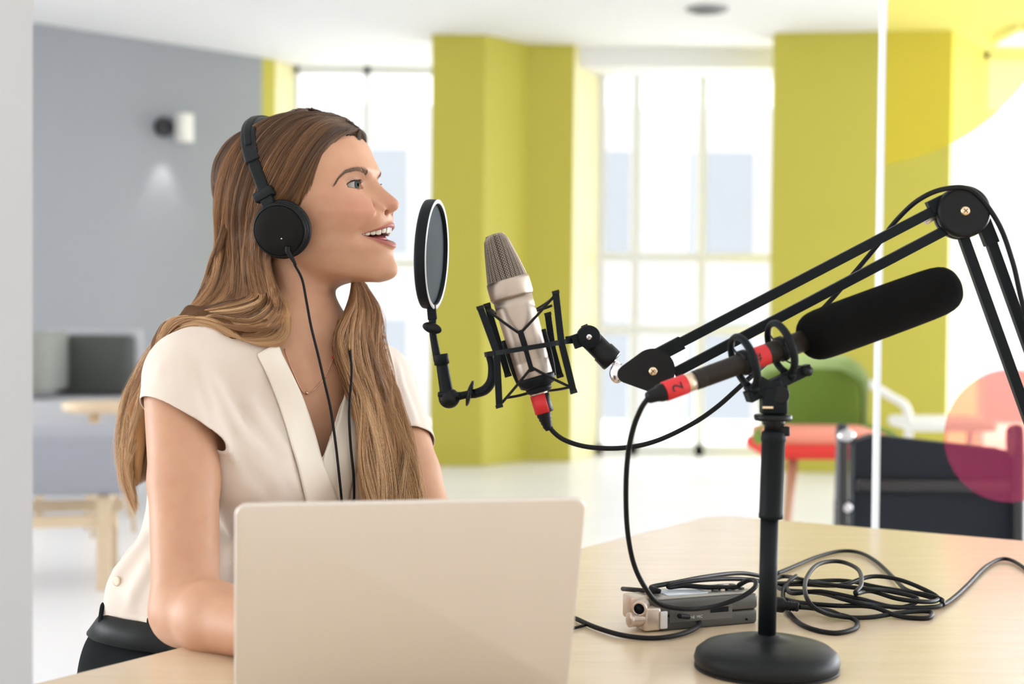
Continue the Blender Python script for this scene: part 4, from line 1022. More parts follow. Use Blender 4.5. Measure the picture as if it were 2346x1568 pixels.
# ================================================================== person
person = thing('person', (spine(.6)[0], spine(.6)[1], 0), 'smiling woman in cream blouse and black trousers leaning on the desk beside the microphone', 'person')
hx, hy, hz = HO
FINE = 0.0014
xs = axis_grid([(-.66, .006), (hx-.10, .0035), (hx+.03, FINE), (hx+.14, .004), (.10, .004)])
ys = axis_grid([(1.26, .005), (hy-.115, FINE*1.15), (hy+.065, .0035), (hy+.12, .006), (2.05, .006)])
zs = axis_grid([(-.02, .012), (.70, .0045), (hz-.15, .0035), (hz-.075, FINE), (hz+.075, .0022), (hz+.13, .003), (hz+.17, .003)])
import time; _t0 = time.time()
pos, fcs = surface_nets(body_f, xs, ys, zs, band=.008, step=5, project=4)
print('body', len(pos), time.time()-_t0)
def ss(a, b, x): t = np.clip((x-a)/(b-a), 0, 1); return t*t*(3-2*t)
def skin_cols(pos):
    q = to_head(pos); X, Y, Z = q.T; ay = np.abs(Y); n = len(pos)
    base = np.array([.57, .320, .198]); col = np.tile(base, (n, 1))
    face = (X > 20) & (np.abs(Z) < 130) & (ay < 80)
    def mixc(c, w): 
        nonlocal col; w = (w*face)[:, None]; col = col*(1-w)+np.array(c)*w
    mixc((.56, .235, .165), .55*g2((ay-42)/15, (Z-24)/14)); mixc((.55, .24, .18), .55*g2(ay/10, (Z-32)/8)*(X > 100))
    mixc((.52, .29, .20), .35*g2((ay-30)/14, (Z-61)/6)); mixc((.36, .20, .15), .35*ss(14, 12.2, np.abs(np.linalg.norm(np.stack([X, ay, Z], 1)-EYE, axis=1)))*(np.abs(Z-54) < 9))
    zu, zl = lipZ(ay); tp = np.clip(1-(ay/31)**2, 0, 1)
    wu = ss(-.9, -.3, (Z-zu))*ss(1.6+5.2*tp+.5, 1.0+5.0*tp-.5, (Z-zu)); wl = ss(-.9, -.3, zl-Z)*ss(2.0+6.0*tp+.5, 1.2+6.0*tp-.5, zl-Z)
    lw = np.clip(wu+wl, 0, 1)*(ay < 30.8)*(X > 78); mixc((.35, .10, .092), lw*.88)
    inside = (X > 60) & (ay < 30) & (Z < zu+.2) & (Z > zl-.2) & (X < 108-20*(ay/30)**2); mixc((.10, .016, .014), inside*1.0)
    qq = np.stack([X, ay, Z], 1); near = (np.linalg.norm(qq-EYE, axis=1) < 22); up_, lo_, az, el, r_ = lidang(qq)
    mixc((.22, .10, .08), .8*near*(r_ < 12.9)*(el < up_+2)*(el > lo_-2))
    mixc((.035, .024, .022), .95*near*(r_ > 12.3)*(r_ < 15.5)*np.exp(-.5*((el-up_-2.4)/3.2)**2)*(az > -35)*(az < 92))
    mixc((.12, .06, .05), .7*near*(r_ > 12.3)*(r_ < 15.5)*np.exp(-.5*((el-lo_+1.6)/2.0)**2)*(az > -10)*(az < 90))
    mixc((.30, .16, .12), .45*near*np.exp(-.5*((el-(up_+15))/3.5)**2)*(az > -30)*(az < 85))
    bt = np.interp(ay, [15, 19, 27, 38, 46, 51, 56, 60, 62], [66.5, 68, 71, 72.5, 70.8, 68.5, 61.5, 52, 49]); bw = np.interp(ay, [15, 20, 30, 45, 60], [2.5, 3.3, 3.0, 2.2, 1.2])
    mixc((.24, .135, .09), .42*np.exp(-.5*((Z-bt)/bw)**2)*(ay > 15)*(ay < 61)*(X > 40))
    return col
M_skin = bpy.data.materials.new('skin'); M_skin.use_nodes = True
nt_ = M_skin.node_tree; pb = nt_.nodes['Principled BSDF']
at = nt_.nodes.new('ShaderNodeAttribute'); at.attribute_name = 'skin_tone'
nz_ = nt_.nodes.new('ShaderNodeTexNoise'); nz_.inputs['Scale'].default_value = 55; nz_.inputs['Detail'].default_value = 6
tc_ = nt_.nodes.new('ShaderNodeTexCoord'); nt_.links.new(tc_.outputs['Object'], nz_.inputs['Vector'])
mx_ = nt_.nodes.new('ShaderNodeMix'); mx_.data_type = 'RGBA'; mx_.blend_type = 'MULTIPLY'; mx_.inputs['Factor'].default_value = .25
cr_n = nt_.nodes.new('ShaderNodeValToRGB'); cr_n.color_ramp.elements[0].color = (.82, .70, .64, 1); cr_n.color_ramp.elements[0].position = .35; cr_n.color_ramp.elements[1].color = (1, 1, 1, 1); cr_n.color_ramp.elements[1].position = .65
nt_.links.new(nz_.outputs['Fac'], cr_n.inputs[0]); nt_.links.new(at.outputs['Color'], mx_.inputs['A']); nt_.links.new(cr_n.outputs[0], mx_.inputs['B']); nt_.links.new(mx_.outputs['Result'], pb.inputs['Base Color'])
pb.inputs['Roughness'].default_value = .46; pb.inputs['Specular IOR Level'].default_value = .38
pb.inputs['Subsurface Weight'].default_value = .18; pb.inputs['Subsurface Radius'].default_value = (1, .4, .2); pb.inputs['Subsurface Scale'].default_value = .006
nb_ = nt_.nodes.new('ShaderNodeTexNoise'); nb_.inputs['Scale'].default_value = 900; bp_ = nt_.nodes.new('ShaderNodeBump'); bp_.inputs['Strength'].default_value = .12; bp_.inputs['Distance'].default_value = .0004
nt_.links.new(tc_.outputs['Object'], nb_.inputs['Vector']); nt_.links.new(nb_.outputs['Fac'], bp_.inputs['Height']); nt_.links.new(bp_.outputs[0], pb.inputs['Normal'])
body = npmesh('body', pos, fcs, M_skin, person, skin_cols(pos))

# eyes
M_scl = mat('eye_white', (.42, .385, .365), .3, spec=.4); M_iris = mat('iris_blue_grey', (.030, .046, .050), .25, noise=(900, .6, (.08, .105, .10)), spec=.06); M_pup = mat('pupil', (.002, .002, .002), .9, spec=0.0)  # eye white darkened: the shade of the lashes is put into its colour
M_cor = mat('cornea', (1, 1, 1), 0.0, trans=1, ior=1.33)
for s_ in (1, -1):
    e = EYE*[1, s_, 1]; c = Vector(from_head(e)); look = Vector(from_head(e+[1, .13, .03]))-c; look.normalize()
    b = MB(); b.lathe(c, look, [(12.3e-3*math.sin(a), 12.3e-3*math.cos(a)) for a in np.linspace(PI, math.radians(27), 26)], 36)
    eo = b.build('eye', M_scl, person)
    cap_ = lambda r, a0, a1, n=8: [(max(r*math.sin(math.radians(a)), 0), r*math.cos(math.radians(a))) for a in np.linspace(a0, a1, n)]
    b = MB(); b.lathe(c, look, cap_(.01245, 29, 9), 36, caps=False); b.lathe(c, look, cap_(.0124, 30.5, 28.5, 2), 36, caps=False, mi=1); b.build('iris', [M_iris, M_pup], eo)
    b = MB(); b.lathe(c, look, cap_(.01248, 11.5, 0), 28, caps=False); b.build('pupil', M_pup, eo)
# teeth
M_tooth = mat('teeth_enamel', (.72, .66, .55), .18, sss=.15)
b = MB()
wds = [8.0, 6.8, 7.6, 7.0, 7.0, 8.5]
for s_ in (-1, 1):
    y = 0
    for i, w_ in enumerate(wds):
        # position on the arch
        ym = 0; arc = y+w_/2
        # arch: x = 112.0 - 17*(Y/24)^2.2
        yy = 0; acc = 0; st_ = .1
        while acc < arc:
            d = 112.5-17.5*(yy/24)**2.1; d2 = 112.5-17.5*((yy+st_)/24)**2.1; acc += math.hypot(st_, d-d2); yy += st_
        xx = 112.5-17.5*(yy/24)**2.1; sl = -17.5*2.1/24*(yy/24)**1.1
        tn = np.array([sl, 1, 0]); tn /= np.linalg.norm(tn); nn = np.array([tn[1], -tn[0], 0])
        hgt = [10.5, 9.4, 10.4, 9.2, 8.4, 8][i]; zt = 2.5-6.5*(yy/27)**2
        c = np.array([xx, yy, zt-hgt/2+1.0]); c[1] *= s_; tn2 = tn*[1, s_, 1]; nn2 = nn*[1, s_, 1]
        W2 = lambda v: Vector(HR@(np.array(v)))
        rings = []
        for k in range(9):
            v = -1+2*k/8; z = -v*hgt/2; sc = (1-.10*max(0, -v)**2)*math.sqrt(max(0, 1-(max(0, abs(v)-.72)/.30)**2)) if v > 0 else 1-.14*abs(v)
            tk = 2.6*(1-.45*max(0, v))
            ring = []
            for a in np.linspace(0, 2*PI, 14, endpoint=False):
                ca, sa = math.cos(a), math.sin(a); e_ = .62
                pt = c+tn2*(w_/2*.985*max(sc, .06)*math.copysign(abs(ca)**e_, ca))+nn2*(tk*max(sc, .15)*math.copysign(abs(sa)**e_, sa))+np.array([0, 0, z])
                ring.append(Vector(from_head(pt)))
            rings.append(ring)
        b.loft(rings, True, True)
        y += w_
b.build('teeth', M_tooth, person)
b = MB(); tc0 = Vector(from_head((93, 0, -13.5))); hxv, hyv = Vector(HR@np.array([1, 0, 0.])), Vector(HR@np.array([0, 1., 0]))
b.sph(tc0, (.016, .018, .0055), 20, ax=(hxv, hyv, V(0, 0, 1))); b.build('tongue', mat('tongue', (.30, .06, .055), .35), person)
# brows and lashes as fine tapered hairs
def hairs(name, curves, r, m, par):
    b = MB()
    for c in curves:
        n = len(c); b.tube([Vector(p) for p in c], [r*(1-.75*i/(n-1)) for i in range(n)], 3, sub=1, caps=False)
    return b.build(name, m, par)
M_brow = mat('brow_hair', (.19, .12, .082), .7); M_lash = mat('lash_hair', (.012, .009, .008), .5)
def on_head(q, off=.35):                  # push a local point to the surface along X
    q = np.array(q, float); xs_ = np.arange(125.0, 40.0, -.4)
    v = head_f(from_head(np.stack([xs_, np.full(len(xs_), q[1]), np.full(len(xs_), q[2])], 1)))*1000; k_ = int(np.argmax(v < off)); x = xs_[k_]
    return np.array([x, q[1], q[2]])
for s_ in (1, -1):
    cs = []
    ctrl = np.array([[18, 67.0], [27, 71], [38, 72.5], [46, 70.8], [51, 68.5], [56, 61.5], [60, 52]])
    cc = cr(ctrl, 10)
    for k in range(420):
        t = RNG.random()**.85; i = t*(len(cc)-1.001); j = int(i); p0 = cc[j]*(1-(i-j))+cc[j+1]*(i-j); d = cc[min(j+2, len(cc)-1)]-cc[max(j-1, 0)]; d /= np.linalg.norm(d)
        hw = 2.7*(1-t)**.5*min(1, .55+t*4)+.45; p0 = p0+[0, RNG.uniform(-hw, hw)]; ang = (.75*(1-t)**3+RNG.normal(0, .08)); up_ = np.array([-d[1], d[0]])
        dir_ = d*math.cos(ang)+up_*math.sin(ang)*(1 if RNG.random() < .8 or t < .3 else -.3); ln = RNG.uniform(4, 7)*(1-.35*t)
        a = on_head((0, p0[0]*s_, p0[1]), .15); e_ = p0+dir_*ln; m_ = p0+dir_*ln*.5
        cs.append([from_head(a), from_head(on_head((0, m_[0]*s_, m_[1]), .7)), from_head(on_head((0, e_[0]*s_, e_[1]), .5))])
    hairs('eyebrow', cs, .00015, M_brow, person)
    cs = []
    def on_ball(az, el, r): a_, e_ = math.radians(az), math.radians(el); return (EYE+r*np.array([math.cos(e_)*math.cos(a_), math.cos(e_)*math.sin(a_), math.sin(e_)]))*[1, s_, 1]
    for k in range(110):
        az = RNG.uniform(-28, 84); u = (az+50)/138; w_ = (4*u*(1-u))**.6; el = -9+29.5*w_*(1.06-.10*u)
        a = on_ball(az, el+1, 13.2); o_ = on_ball(az, el+1, 14.2)-a; L = RNG.uniform(4.5, 6.8)*(.7+.4*u)
        dr = o_*.8+np.array([.55, s_*.25*(u-.3), -.05]); dr /= np.linalg.norm(dr)
        cs.append([from_head(a), from_head(a+dr*L*.5+[0, 0, .03*L]), from_head(a+dr*L*.95+[0, 0, .22*L])])
    for k in range(50):
        az = RNG.uniform(0, 84); u = (az+50)/138; w_ = (4*u*(1-u))**.6; el = -9-10*w_
        a = on_ball(az, el-1, 13.1); dr = (on_ball(az, el, 14.1)-a)*.8+np.array([.2, 0, -.35]); dr /= np.linalg.norm(dr); L = RNG.uniform(1.8, 3.0)
        cs.append([from_head(a), from_head(a+dr*L*.5), from_head(a+dr*L)])
    hairs('eyelashes', cs, .00016, M_lash, person)

# ------------------------------------------------------------------ blouse
Es1 = Nj+(El1-Nj)*.40; Es2 = Fj+(El2-Fj)*.36
def fold(p):
    q = p-spine(.9); a = q@L_; b_2 = q@Nn; z = p[:, 2]
    w1 = np.sin((a*1.0+(z-.9)*.55)*95+2.2*np.sin(z*21+a*9))*.5+.5
    w2 = np.sin((a*.6-(z-.9)*.9)*70+1.7*np.sin(a*26+z*8)+1.1)*.5+.5
    d = .0022*w1**3*np.clip((1.02-z)*6, .25, 1)+.0024*w2**3
    d += .0055*(np.sin(np.arctan2(b_2, a)*13+z*16)*.5+.5)**2*np.clip((.86-z)*7, 0, 1)
    return d
def fold_arm(p):
    q = p-Nj; d = (El1-Nj)/np.linalg.norm(El1-Nj); h = q@d; s_ = q@np.cross(d, Nn)
    return .0022*(np.sin(s_*120+h*40)*.5+.5)**2+.0016*(np.sin(s_*70-h*60+1)*.5+.5)**2
h1a, h1b = npP(322, 952, 1.75), npP(484, 1014, 1.70)
d1 = (El1-Nj)/np.linalg.norm(El1-Nj); nS1 = np.cross(h1b-h1a, np.cross(d1, h1b-h1a)); nS1 = nS1/np.linalg.norm(nS1)
nS1 = nS1 if nS1@d1 > 0 else -nS1; nS1 = nS1+np.array([0, -.28, .0])*1.0; nS1 -= ((h1b-h1a)/np.linalg.norm(h1b-h1a))*(nS1@(h1b-h1a))/np.linalg.norm(h1b-h1a); nS1 /= np.linalg.norm(nS1)
d2 = (El2-Fj)/np.linalg.norm(El2-Fj); hS2 = npP(950, 1003, 1.86); hC2 = Fj+d2*((hS2-Fj)@d2)
def blouse_trunk(p):
    t = smin(trunk_f(p, .010), shoulder_f(p, .006), .055)
    t = smin(t, ell(p, T_(-.01, -.018, .765), (.148, .114, .050), TR), .05)
    return smin(t, rcone(p, T_(-.06, .085, .92), T_(.06, .085, .92), .050, .050), .05)
def sleeve1(p): return smax(rcone(p, Nj+[0, 0, .004], Es1, .0480, .0560), (p-h1a)@nS1-.006, .004)
def sleeve2(p): return smax(rcone(p, Fj+[0, 0, .004], Es2, .0440, .0480), (p-hC2)@d2-.006, .004)
def blouse0(p): return smin(smin(blouse_trunk(p), sleeve1(p), .02), sleeve2(p), .02)
CR_ = []
for pa, pb, am, sg_ in (((497, 905), (640, 1125), .0045, .011), ((520, 1010), (690, 1200), .0042, .013), ((482, 860), (560, 1000), .003, .007), ((560, 900), (660, 1060), .003, .010),
                        ((415, 805), (462, 985), .0032, .006), ((392, 800), (420, 965), .0028, .006), ((440, 800), (486, 940), .0030, .006), ((372, 830), (372, 950), .0025, .007),
                        ((500, 1080), (545, 1350), .004, .010), ((262, 1330), (345, 1215), .006, .010), ((300, 1375), (350, 1290), .006, .009), ((880, 800), (940, 985), .003, .008), ((905, 820), (955, 980), .0025, .006)):
    CR_.append((trace(blouse0, *pa)[0], trace(blouse0, *pb)[0], am, sg_))
def blouse_f(p):
    t = blouse_trunk(p)-fold(p)
    t = smin(t, sleeve1(p)-fold_arm(p), .020); t = smin(t, sleeve2(p), .020)
    for a, b_2, am, sg_ in CR_:
        m = np.abs(t) < .03; am = am*1.5
        if m.any():
            ba = b_2-a; h = np.clip(((p[m]-a)@ba)/(ba@ba), 0, 1); d = np.linalg.norm(p[m]-a-h[:, None]*ba, axis=1)
            t[m] = t[m]-am*np.exp(-(d/sg_)**2)*np.clip(np.minimum(h, 1-h)*5+.25, 0, 1)
    return t
_t0 = time.time()
bx_ = axis_grid([(-.64, .0042), (-.02, .0042)]); by_ = axis_grid([(1.58, .0042), (2.08, .0042)]); bz_ = axis_grid([(.695, .0042), (1.15, .0042)])
bpos, bfc = surface_nets(blouse_f, bx_, by_, bz_, band=.006, step=4, project=3)
print('blouse', len(bpos), time.time()-_t0)
import bmesh
M_blouse = mat('cream_crepe', (.71, .62, .535), .62, bump=(1400, .25, .0004), sheen=.25)
M_band = mat('cream_satin_band', (.80, .73, .62), .5, bump=(1400, .15, .0003), sheen=.2)
Vb = trace(blouse_f, 738, 1055)[0]; Vn = trace(blouse_f, 640, 792)[0]
mid0 = spine(1.0)                                              # sagittal plane point
def mirror(p): q = np.array(p)-mid0; return np.array(p)-2*(q@L_)*L_
latVb = (Vb-mid0)@L_
Vf = trace(blouse0, 808, 866)[0]
def cut(name, pos, faces, m, par, planes, keep, thick):
    bm = bmesh.new(); vs = [bm.verts.new(p) for p in pos]
    for f in faces:
        try: bm.faces.new([vs[i] for i in f])
        except ValueError: pass
    for co, no in planes:
        bmesh.ops.bisect_plane(bm, geom=bm.verts[:]+bm.edges[:]+bm.faces[:], dist=1e-6, plane_co=Vector(co), plane_no=Vector(no))
    dead = [f for f in bm.faces if not keep(np.array(f.calc_center_median()))]
    bmesh.ops.delete(bm, geom=dead, context='FACES')
    loose = [v for v in bm.verts if not v.link_faces]; bmesh.ops.delete(bm, geom=loose, context='VERTS')
    # drop detached scraps
    seen = set(); comps = []
    for f in bm.faces:
        if f in seen: continue
        st_ = [f]; comp = []; seen.add(f)
        while st_:
            g = st_.pop(); comp.append(g)
            for e in g.edges:
                for h in e.link_faces:
                    if h not in seen: seen.add(h); st_.append(h)
        comps.append(comp)
    comps.sort(key=len)
    for c_ in comps[:-1]: bmesh.ops.delete(bm, geom=c_, context='FACES')
    bv = [v for v in bm.verts if v.is_boundary]
    for _ in range(14):
        new = {}
        for v in bv:
            nb = [e.other_vert(v) for e in v.link_edges if e.is_boundary]
            if len(nb) == 2: new[v] = v.co*.5+(nb[0].co+nb[1].co)*.25
        for v, c in new.items(): v.co = c
    bmesh.ops.recalc_face_normals(bm, faces=bm.faces)
    me = bpy.data.meshes.new(name); bm.to_mesh(me); bm.free(); me.materials.append(m); me.polygons.foreach_set('use_smooth', [True]*len(me.polygons))
    o = bpy.data.objects.new(name, me); COL.objects.link(o); setpar(o, par)
    if thick: q = o.modifiers.new('sol', 'SOLIDIFY'); q.thickness = thick; q.offset = -1
    return o
nA = np.cross(Vb-Vn, Nn); nA /= np.linalg.norm(nA); nA *= np.sign(nA@L_)          # points to the opening side
nB = np.cross(Vb-Vf, Nn); nB /= np.linalg.norm(nB); nB *= -np.sign(nB@L_)
bwaist = .728
def keep_b(c):
    if c[2] < bwaist: return False
    if (c-Vn)@nA > 0 and (c-Vf)@nB > 0 and (c-mid0)@Nn > (-.03 if (c-Vb)@L_ < .02 else -.075): return False
    tf = blouse_trunk(c[None])[0]
    if 0 < (c-h1a)@nS1 < .0105 and (c-h1b)@L_ < -.002 and -.03 < (c-Nj)@d1 < .22 and sleeve1(c[None])[0] < tf: return False
    if 0 < (c-hC2)@d2 < .0105 and -.03 < (c-Fj)@d2 < .22 and sleeve2(c[None])[0] < tf: return False
    return True
blouse = cut('blouse', bpos, bfc, M_blouse, person, [(Vn, nA), (Vf, nB), (h1a, nS1), (hC2, d2), ((0, 0, bwaist), (0, 0, 1))], keep_b, .0012)
# front bands following the V
def ribbon(name, inner, outer, m, off=.0022, th=.0016, n=26):
    a = cr([p+(0,) for p in inner], 8); c = cr([p+(0,) for p in outer], 8)
    ta = np.linspace(0, len(a)-1, n); tc2 = np.linspace(0, len(c)-1, n)
    A2 = np.stack([np.interp(ta, range(len(a)), a[:, k]) for k in (0, 1)], 1); C2 = np.stack([np.interp(tc2, range(len(c)), c[:, k]) for k in (0, 1)], 1)
    rings = []
    for i in range(n):
        row = []
        for w_ in np.linspace(0, 1, 7):
            px, py = A2[i]*(1-w_)+C2[i]*w_
            row.append(trace(blouse_f, px, py, off+.0012*math.sin(PI*w_))[0])
        rings.append(row)
    b = MB(); b.loft([[Vector(p) for p in r] for r in rings], closed=False); o = b.build(name, m, blouse, sub=1)
    q = o.modifiers.new('sol', 'SOLIDIFY'); q.thickness = th; q.offset = 1; return o
ribbon('front_band', [(810, 862), (796, 890), (788, 915), (773, 972), (739, 1060), (742, 1150), (744, 1200)], [(840, 862), (840, 880), (838, 960), (830, 1040), (808, 1110), (800, 1150), (798, 1200)], M_band, .0015)
ribbon('front_band', [(634, 786), (662, 842), (692, 905), (720, 985), (740, 1057), (766, 1120), (790, 1190)], [(588, 812), (612, 860), (640, 930), (664, 1005), (682, 1065), (700, 1140), (712, 1200)], M_band, .0035)
# sleeve hem: thin turned edge is the solidified rim itself
# ------------------------------------------------------------------ trousers, belt, shoes
def trou_f(p):
    f = smin(smin(ell(p, T_(0, -.005, .655), (.162, .126, .128), TR), ell(p, T_(0, -.004, .74), (.138, .104, .10), TR), .04), legs_f(p, .008), .035)
    q = p-spine(.6); return f-.002*(np.sin(np.arctan2(q@Nn, q@L_)*9+p[:, 2]*40)*.5+.5)**2
tp_, tf_ = surface_nets(trou_f, axis_grid([(-.64, .007), (.16, .007)]), axis_grid([(1.35, .007), (2.08, .007)]), axis_grid([(.10, .008), (.80, .008)]), band=.006, step=4, project=2)
M_trou = mat('black_cloth', (.006, .008, .009), .85, spec=.1, bump=(1200, .3, .0005)); 
trousers = cut('trousers', tp_, tf_, M_trou, person, [((0, 0, .742), (0, 0, 1)), ((0, 0, .125), (0, 0, 1))], lambda c: .125 < c[2] < .742, .002)
def section(f, z, off, n=72):
    c = spine(z); out = []
    for k in range(n):
        a = 2*PI*k/n; d = L_*math.cos(a)+Nn*math.sin(a); t = .25
        for _ in range(60):
            v = f((c+d*t)[None])[0]-off
            if abs(v) < 1e-4: break
            t -= v*.8
        out.append(Vector(c+d*t))
    return out
b = MB(); b.loft([section(trou_f, .706, .0015), section(trou_f, .706, .0045), section(trou_f, .734, .0045), section(trou_f, .734, .0015)], True, False, loop=True); b.build('belt', mat('black_leather_belt', (.008, .010, .010), .45, spec=.2), person)
for px_, py_ in ((243, 1398), (352, 1402), (430, 1402)):
    c, ok = trace(trou_f, px_, py_, .005); c = Vector(c)
    b = MB(); b.tube([c+V(0, .0, .010), c+V(-.004, -.004, .004), c+V(-.006, -.004, -.022), c+V(0, 0, -.034)], .0045, 8, flat=.4); b.build('belt_loop', M_trou, trousers)
sp2, sf2 = surface_nets(lambda p: np.maximum(feet_f(p)-.006, -(p[:, 2]-.002)), axis_grid([(-.45, .006), (.30, .006)]), axis_grid([(1.2, .006), (2.05, .006)]), axis_grid([(-.01, .006), (.20, .006)]), band=.006, step=4, project=1)
cmid = (Ak[0]+Ak[1])/2
for s_ in (-1, 1):
    side_v = ((sp2-cmid)@L_)*s_ > 0; keepf = side_v[sf2].all(1); used = np.unique(sf2[keepf]); rm = -np.ones(len(sp2), int); rm[used] = np.arange(len(used))
    if len(used): 
        o = cut('shoe', sp2[used], rm[sf2[keepf]], M_trou, person, [((0, 0, .085), (0, 0, 1))], lambda c: c[2] < .085, 0)
# blouse button at the back hem
c, ok = trace(blouse_f, 268, 1332, .001); b = MB(); b.lathe(Vector(c), V(-.5, -.8, 0), [(0, -.001), (.006, -.001), (.0065, .0012), (.004, .0018), (0, .0012)], 20); b.build('button', mat('pearl_button', (.75, .65, .48), .3), blouse)
# necklace
def on_body(px, py, off=.0012): return Vector(trace(body_f, px, py, off)[0])
M_gold = mat('rose_gold', (.75, .45, .30), .25, 1.0)
b = MB(); npts = [(652, 800), (668, 845), (690, 893), (704, 902), (718, 895), (742, 868), (757, 838), (767, 812), (773, 780)]
b.tube([on_body(*p) for p in npts], .00055, 6, sub=6); nk = b.build('necklace', M_gold, person)
for (p, r, m_) in (((703, 901), .0022, M_gold), ((743, 867), .0019, mat('amber_bead', (.35, .14, .03), .2)), ((764, 819), .0024, mat('red_bead', (.45, .04, .03), .2))):
    b = MB(); b.sph(on_body(*p, .0015), r, 12); b.build('bead', m_, nk)
# stool under her
stl = thing('stool', (spine(.6)[0], spine(.6)[1], 0), 'round black stool under the seated woman', 'stool')
sc0 = spine(.6); b = MB(); b.lathe((sc0[0], sc0[1], .49), V(0, 0, 1), [(.15, 0), (.175, .01), (.18, .03), (.175, .05), (.14, .056)], 40); b.build('seat', M_blk, stl)
b = MB(); b.cyl((sc0[0], sc0[1], .02), (sc0[0], sc0[1], .5), .025, n=20); b.build('post', M_darkm, stl)
b = MB(); b.lathe((sc0[0], sc0[1], 0), V(0, 0, 1), [(.21, 0), (.215, .008), (.20, .016), (.03, .03)], 40); b.build('foot_plate', M_darkm, stl)
print('clothes', time.time()-_t0)
# ================================================================== hair
HLZ = [-75, -60, -40, -20, 0, 20, 43, 60, 77, 92, 103, 110, 114, 118, 124, 150]
HLX = [-26, -22, -14, -4, 9, 21, 32, 37, 42, 47, 52, 58, 64, 74, 95, 130]
def hline(Z): return np.interp(Z, HLZ, HLX)
def cap_f(p, extra=0.0):
    q = to_head(p); X, Y, Z = q.T; h = head_f(p)*1000
    d = hline(Z)-X
    T = np.clip(d/34, 0, 1)*(8.0+8.5*np.clip((-X-45)/45, 0, 1)*np.clip((150-Z)/25, .3, 1))
    band = np.exp(-.5*((X-(-18-.31*(Z-40)))/7)**2)*np.clip((Z-30)/20, 0, 1)
    f = h-T-.5+2.2*band
    f = np.maximum(f, -d*.85)
    return np.maximum(f, (-62-Z)*.8)/1000.0-extra
def g3(px, py, d): return npP(px, py, d)
def head_pts(lst, off=.0015): return [trace(cap_f, x, y, off)[0] for x, y in lst]
def capf2(p): return cap_f(p)
GN = [  # near side: along the head, then hanging (pixel column, row, depth)
 ([(834, 312), (792, 303), (753, 335), (730, 378), (716, 420), (708, 455), (697, 480)], [(672, 505, 1.772), (640, 520, 1.778), (610, 540, 1.790), (606, 590, 1.79), (622, 650, 1.785), (645, 700, 1.78), (650, 750, 1.765), (625, 795, 1.75), (560, 812, 1.742), (480, 797, 1.735), (420, 785, 1.738), (362, 835, 1.765), (325, 930, 1.80)]),
 ([(824, 300), (770, 300), (718, 350), (684, 410), (658, 455), (636, 480)], [(615, 510, 1.785), (603, 560, 1.79), (606, 620, 1.785), (630, 680, 1.78), (636, 735, 1.765), (600, 780, 1.75), (535, 796, 1.742), (460, 780, 1.735), (400, 790, 1.745), (345, 850, 1.775), (312, 950, 1.81), (302, 1060, 1.83)]),
 ([(812, 288), (740, 290), (682, 345), (648, 410), (624, 465), (607, 515)], [(596, 570, 1.79), (598, 630, 1.788), (612, 690, 1.78), (605, 745, 1.765), (560, 778, 1.75), (490, 778, 1.74), (425, 773, 1.74), (370, 815, 1.76), (330, 890, 1.795), (308, 990, 1.82), (300, 1110, 1.835)]),
 ([(795, 277), (710, 280), (648, 340), (612, 410), (592, 480), (584, 550)], [(582, 610, 1.79), (588, 670, 1.785), (580, 725, 1.77), (530, 755, 1.755), (465, 762, 1.745), (405, 780, 1.75), (350, 840, 1.78), (318, 930, 1.81), (302, 1040, 1.83), (300, 1150, 1.84)]),
 ([(765, 266), (680, 272), (614, 325), (578, 395), (560, 470), (556, 550)], [(556, 620, 1.80), (545, 680, 1.79), (505, 725, 1.775), (445, 755, 1.76), (390, 788, 1.765), (345, 850, 1.79), (314, 940, 1.82), (300, 1050, 1.84), (312, 1170, 1.845)]),
 ([(730, 260), (650, 272), (588, 312), (550, 375), (530, 460), (524, 550)], [(520, 620, 1.815), (500, 680, 1.80), (455, 730, 1.785), (405, 765, 1.78), (360, 815, 1.79), (325, 885, 1.81), (300, 980, 1.84), (294, 1090, 1.85), (322, 1200, 1.85)]),
 ([(700, 257), (628, 282), (566, 320), (524, 385), (506, 460), (502, 540)], [(498, 610, 1.84), (475, 670, 1.83), (432, 722, 1.81), (385, 768, 1.80), (340, 820, 1.805), (305, 890, 1.83), (290, 980, 1.855), (288, 1060, 1.86), (300, 1150, 1.86)]),
]
NR = 44
def resample(p, n=NR):
    c = cr(p, 8); s = np.concatenate([[0], np.cumsum(np.linalg.norm(np.diff(c, axis=0), axis=1))]); t = np.linspace(0, s[-1], n)
    return np.stack([np.interp(t, s, c[:, k]) for k in range(3)], 1)
def clearcam(p, off):                     # same, pushed forward off the chest and arm
    p = np.array(p, float); d = -Nn*.75+0; d = (CAMO-p)/np.linalg.norm(CAMO-p)
    for _ in range(60):
        v = min(blouse_f(p[None])[0], body_f(p[None])[0])
        if v >= off: break
        p = p+d*max((off-v)*.8, .001)
    return p
def clear(p, off):                        # keep hanging hair outside the blouse and body
    p = np.array(p, float)
    for _ in range(3):
        f_ = lambda q: np.minimum(blouse_f(q), body_f(q)); v = f_(p[None])[0]
        if v >= off: break
        g = np.array([f_((p+e)[None])[0]-v for e in np.eye(3)*1e-3])/1e-3; p = p+(off-v)*g/max(np.linalg.norm(g), .3)
    return p
ROOTX = [75, 66, 54, 41, 24, 4, -18]
def root(X, Y=-7.0):
    z = 165.0
    while cap_f(from_head((X, Y, z))[None])[0] > .001 and z > 60: z -= .5
    return from_head((X, Y, z))
near_g = [resample([root(ROOTX[_i])]+head_pts(a)+[clear(g3(*x), .006) for x in b]) for _i, (a, b) in enumerate(GN)]
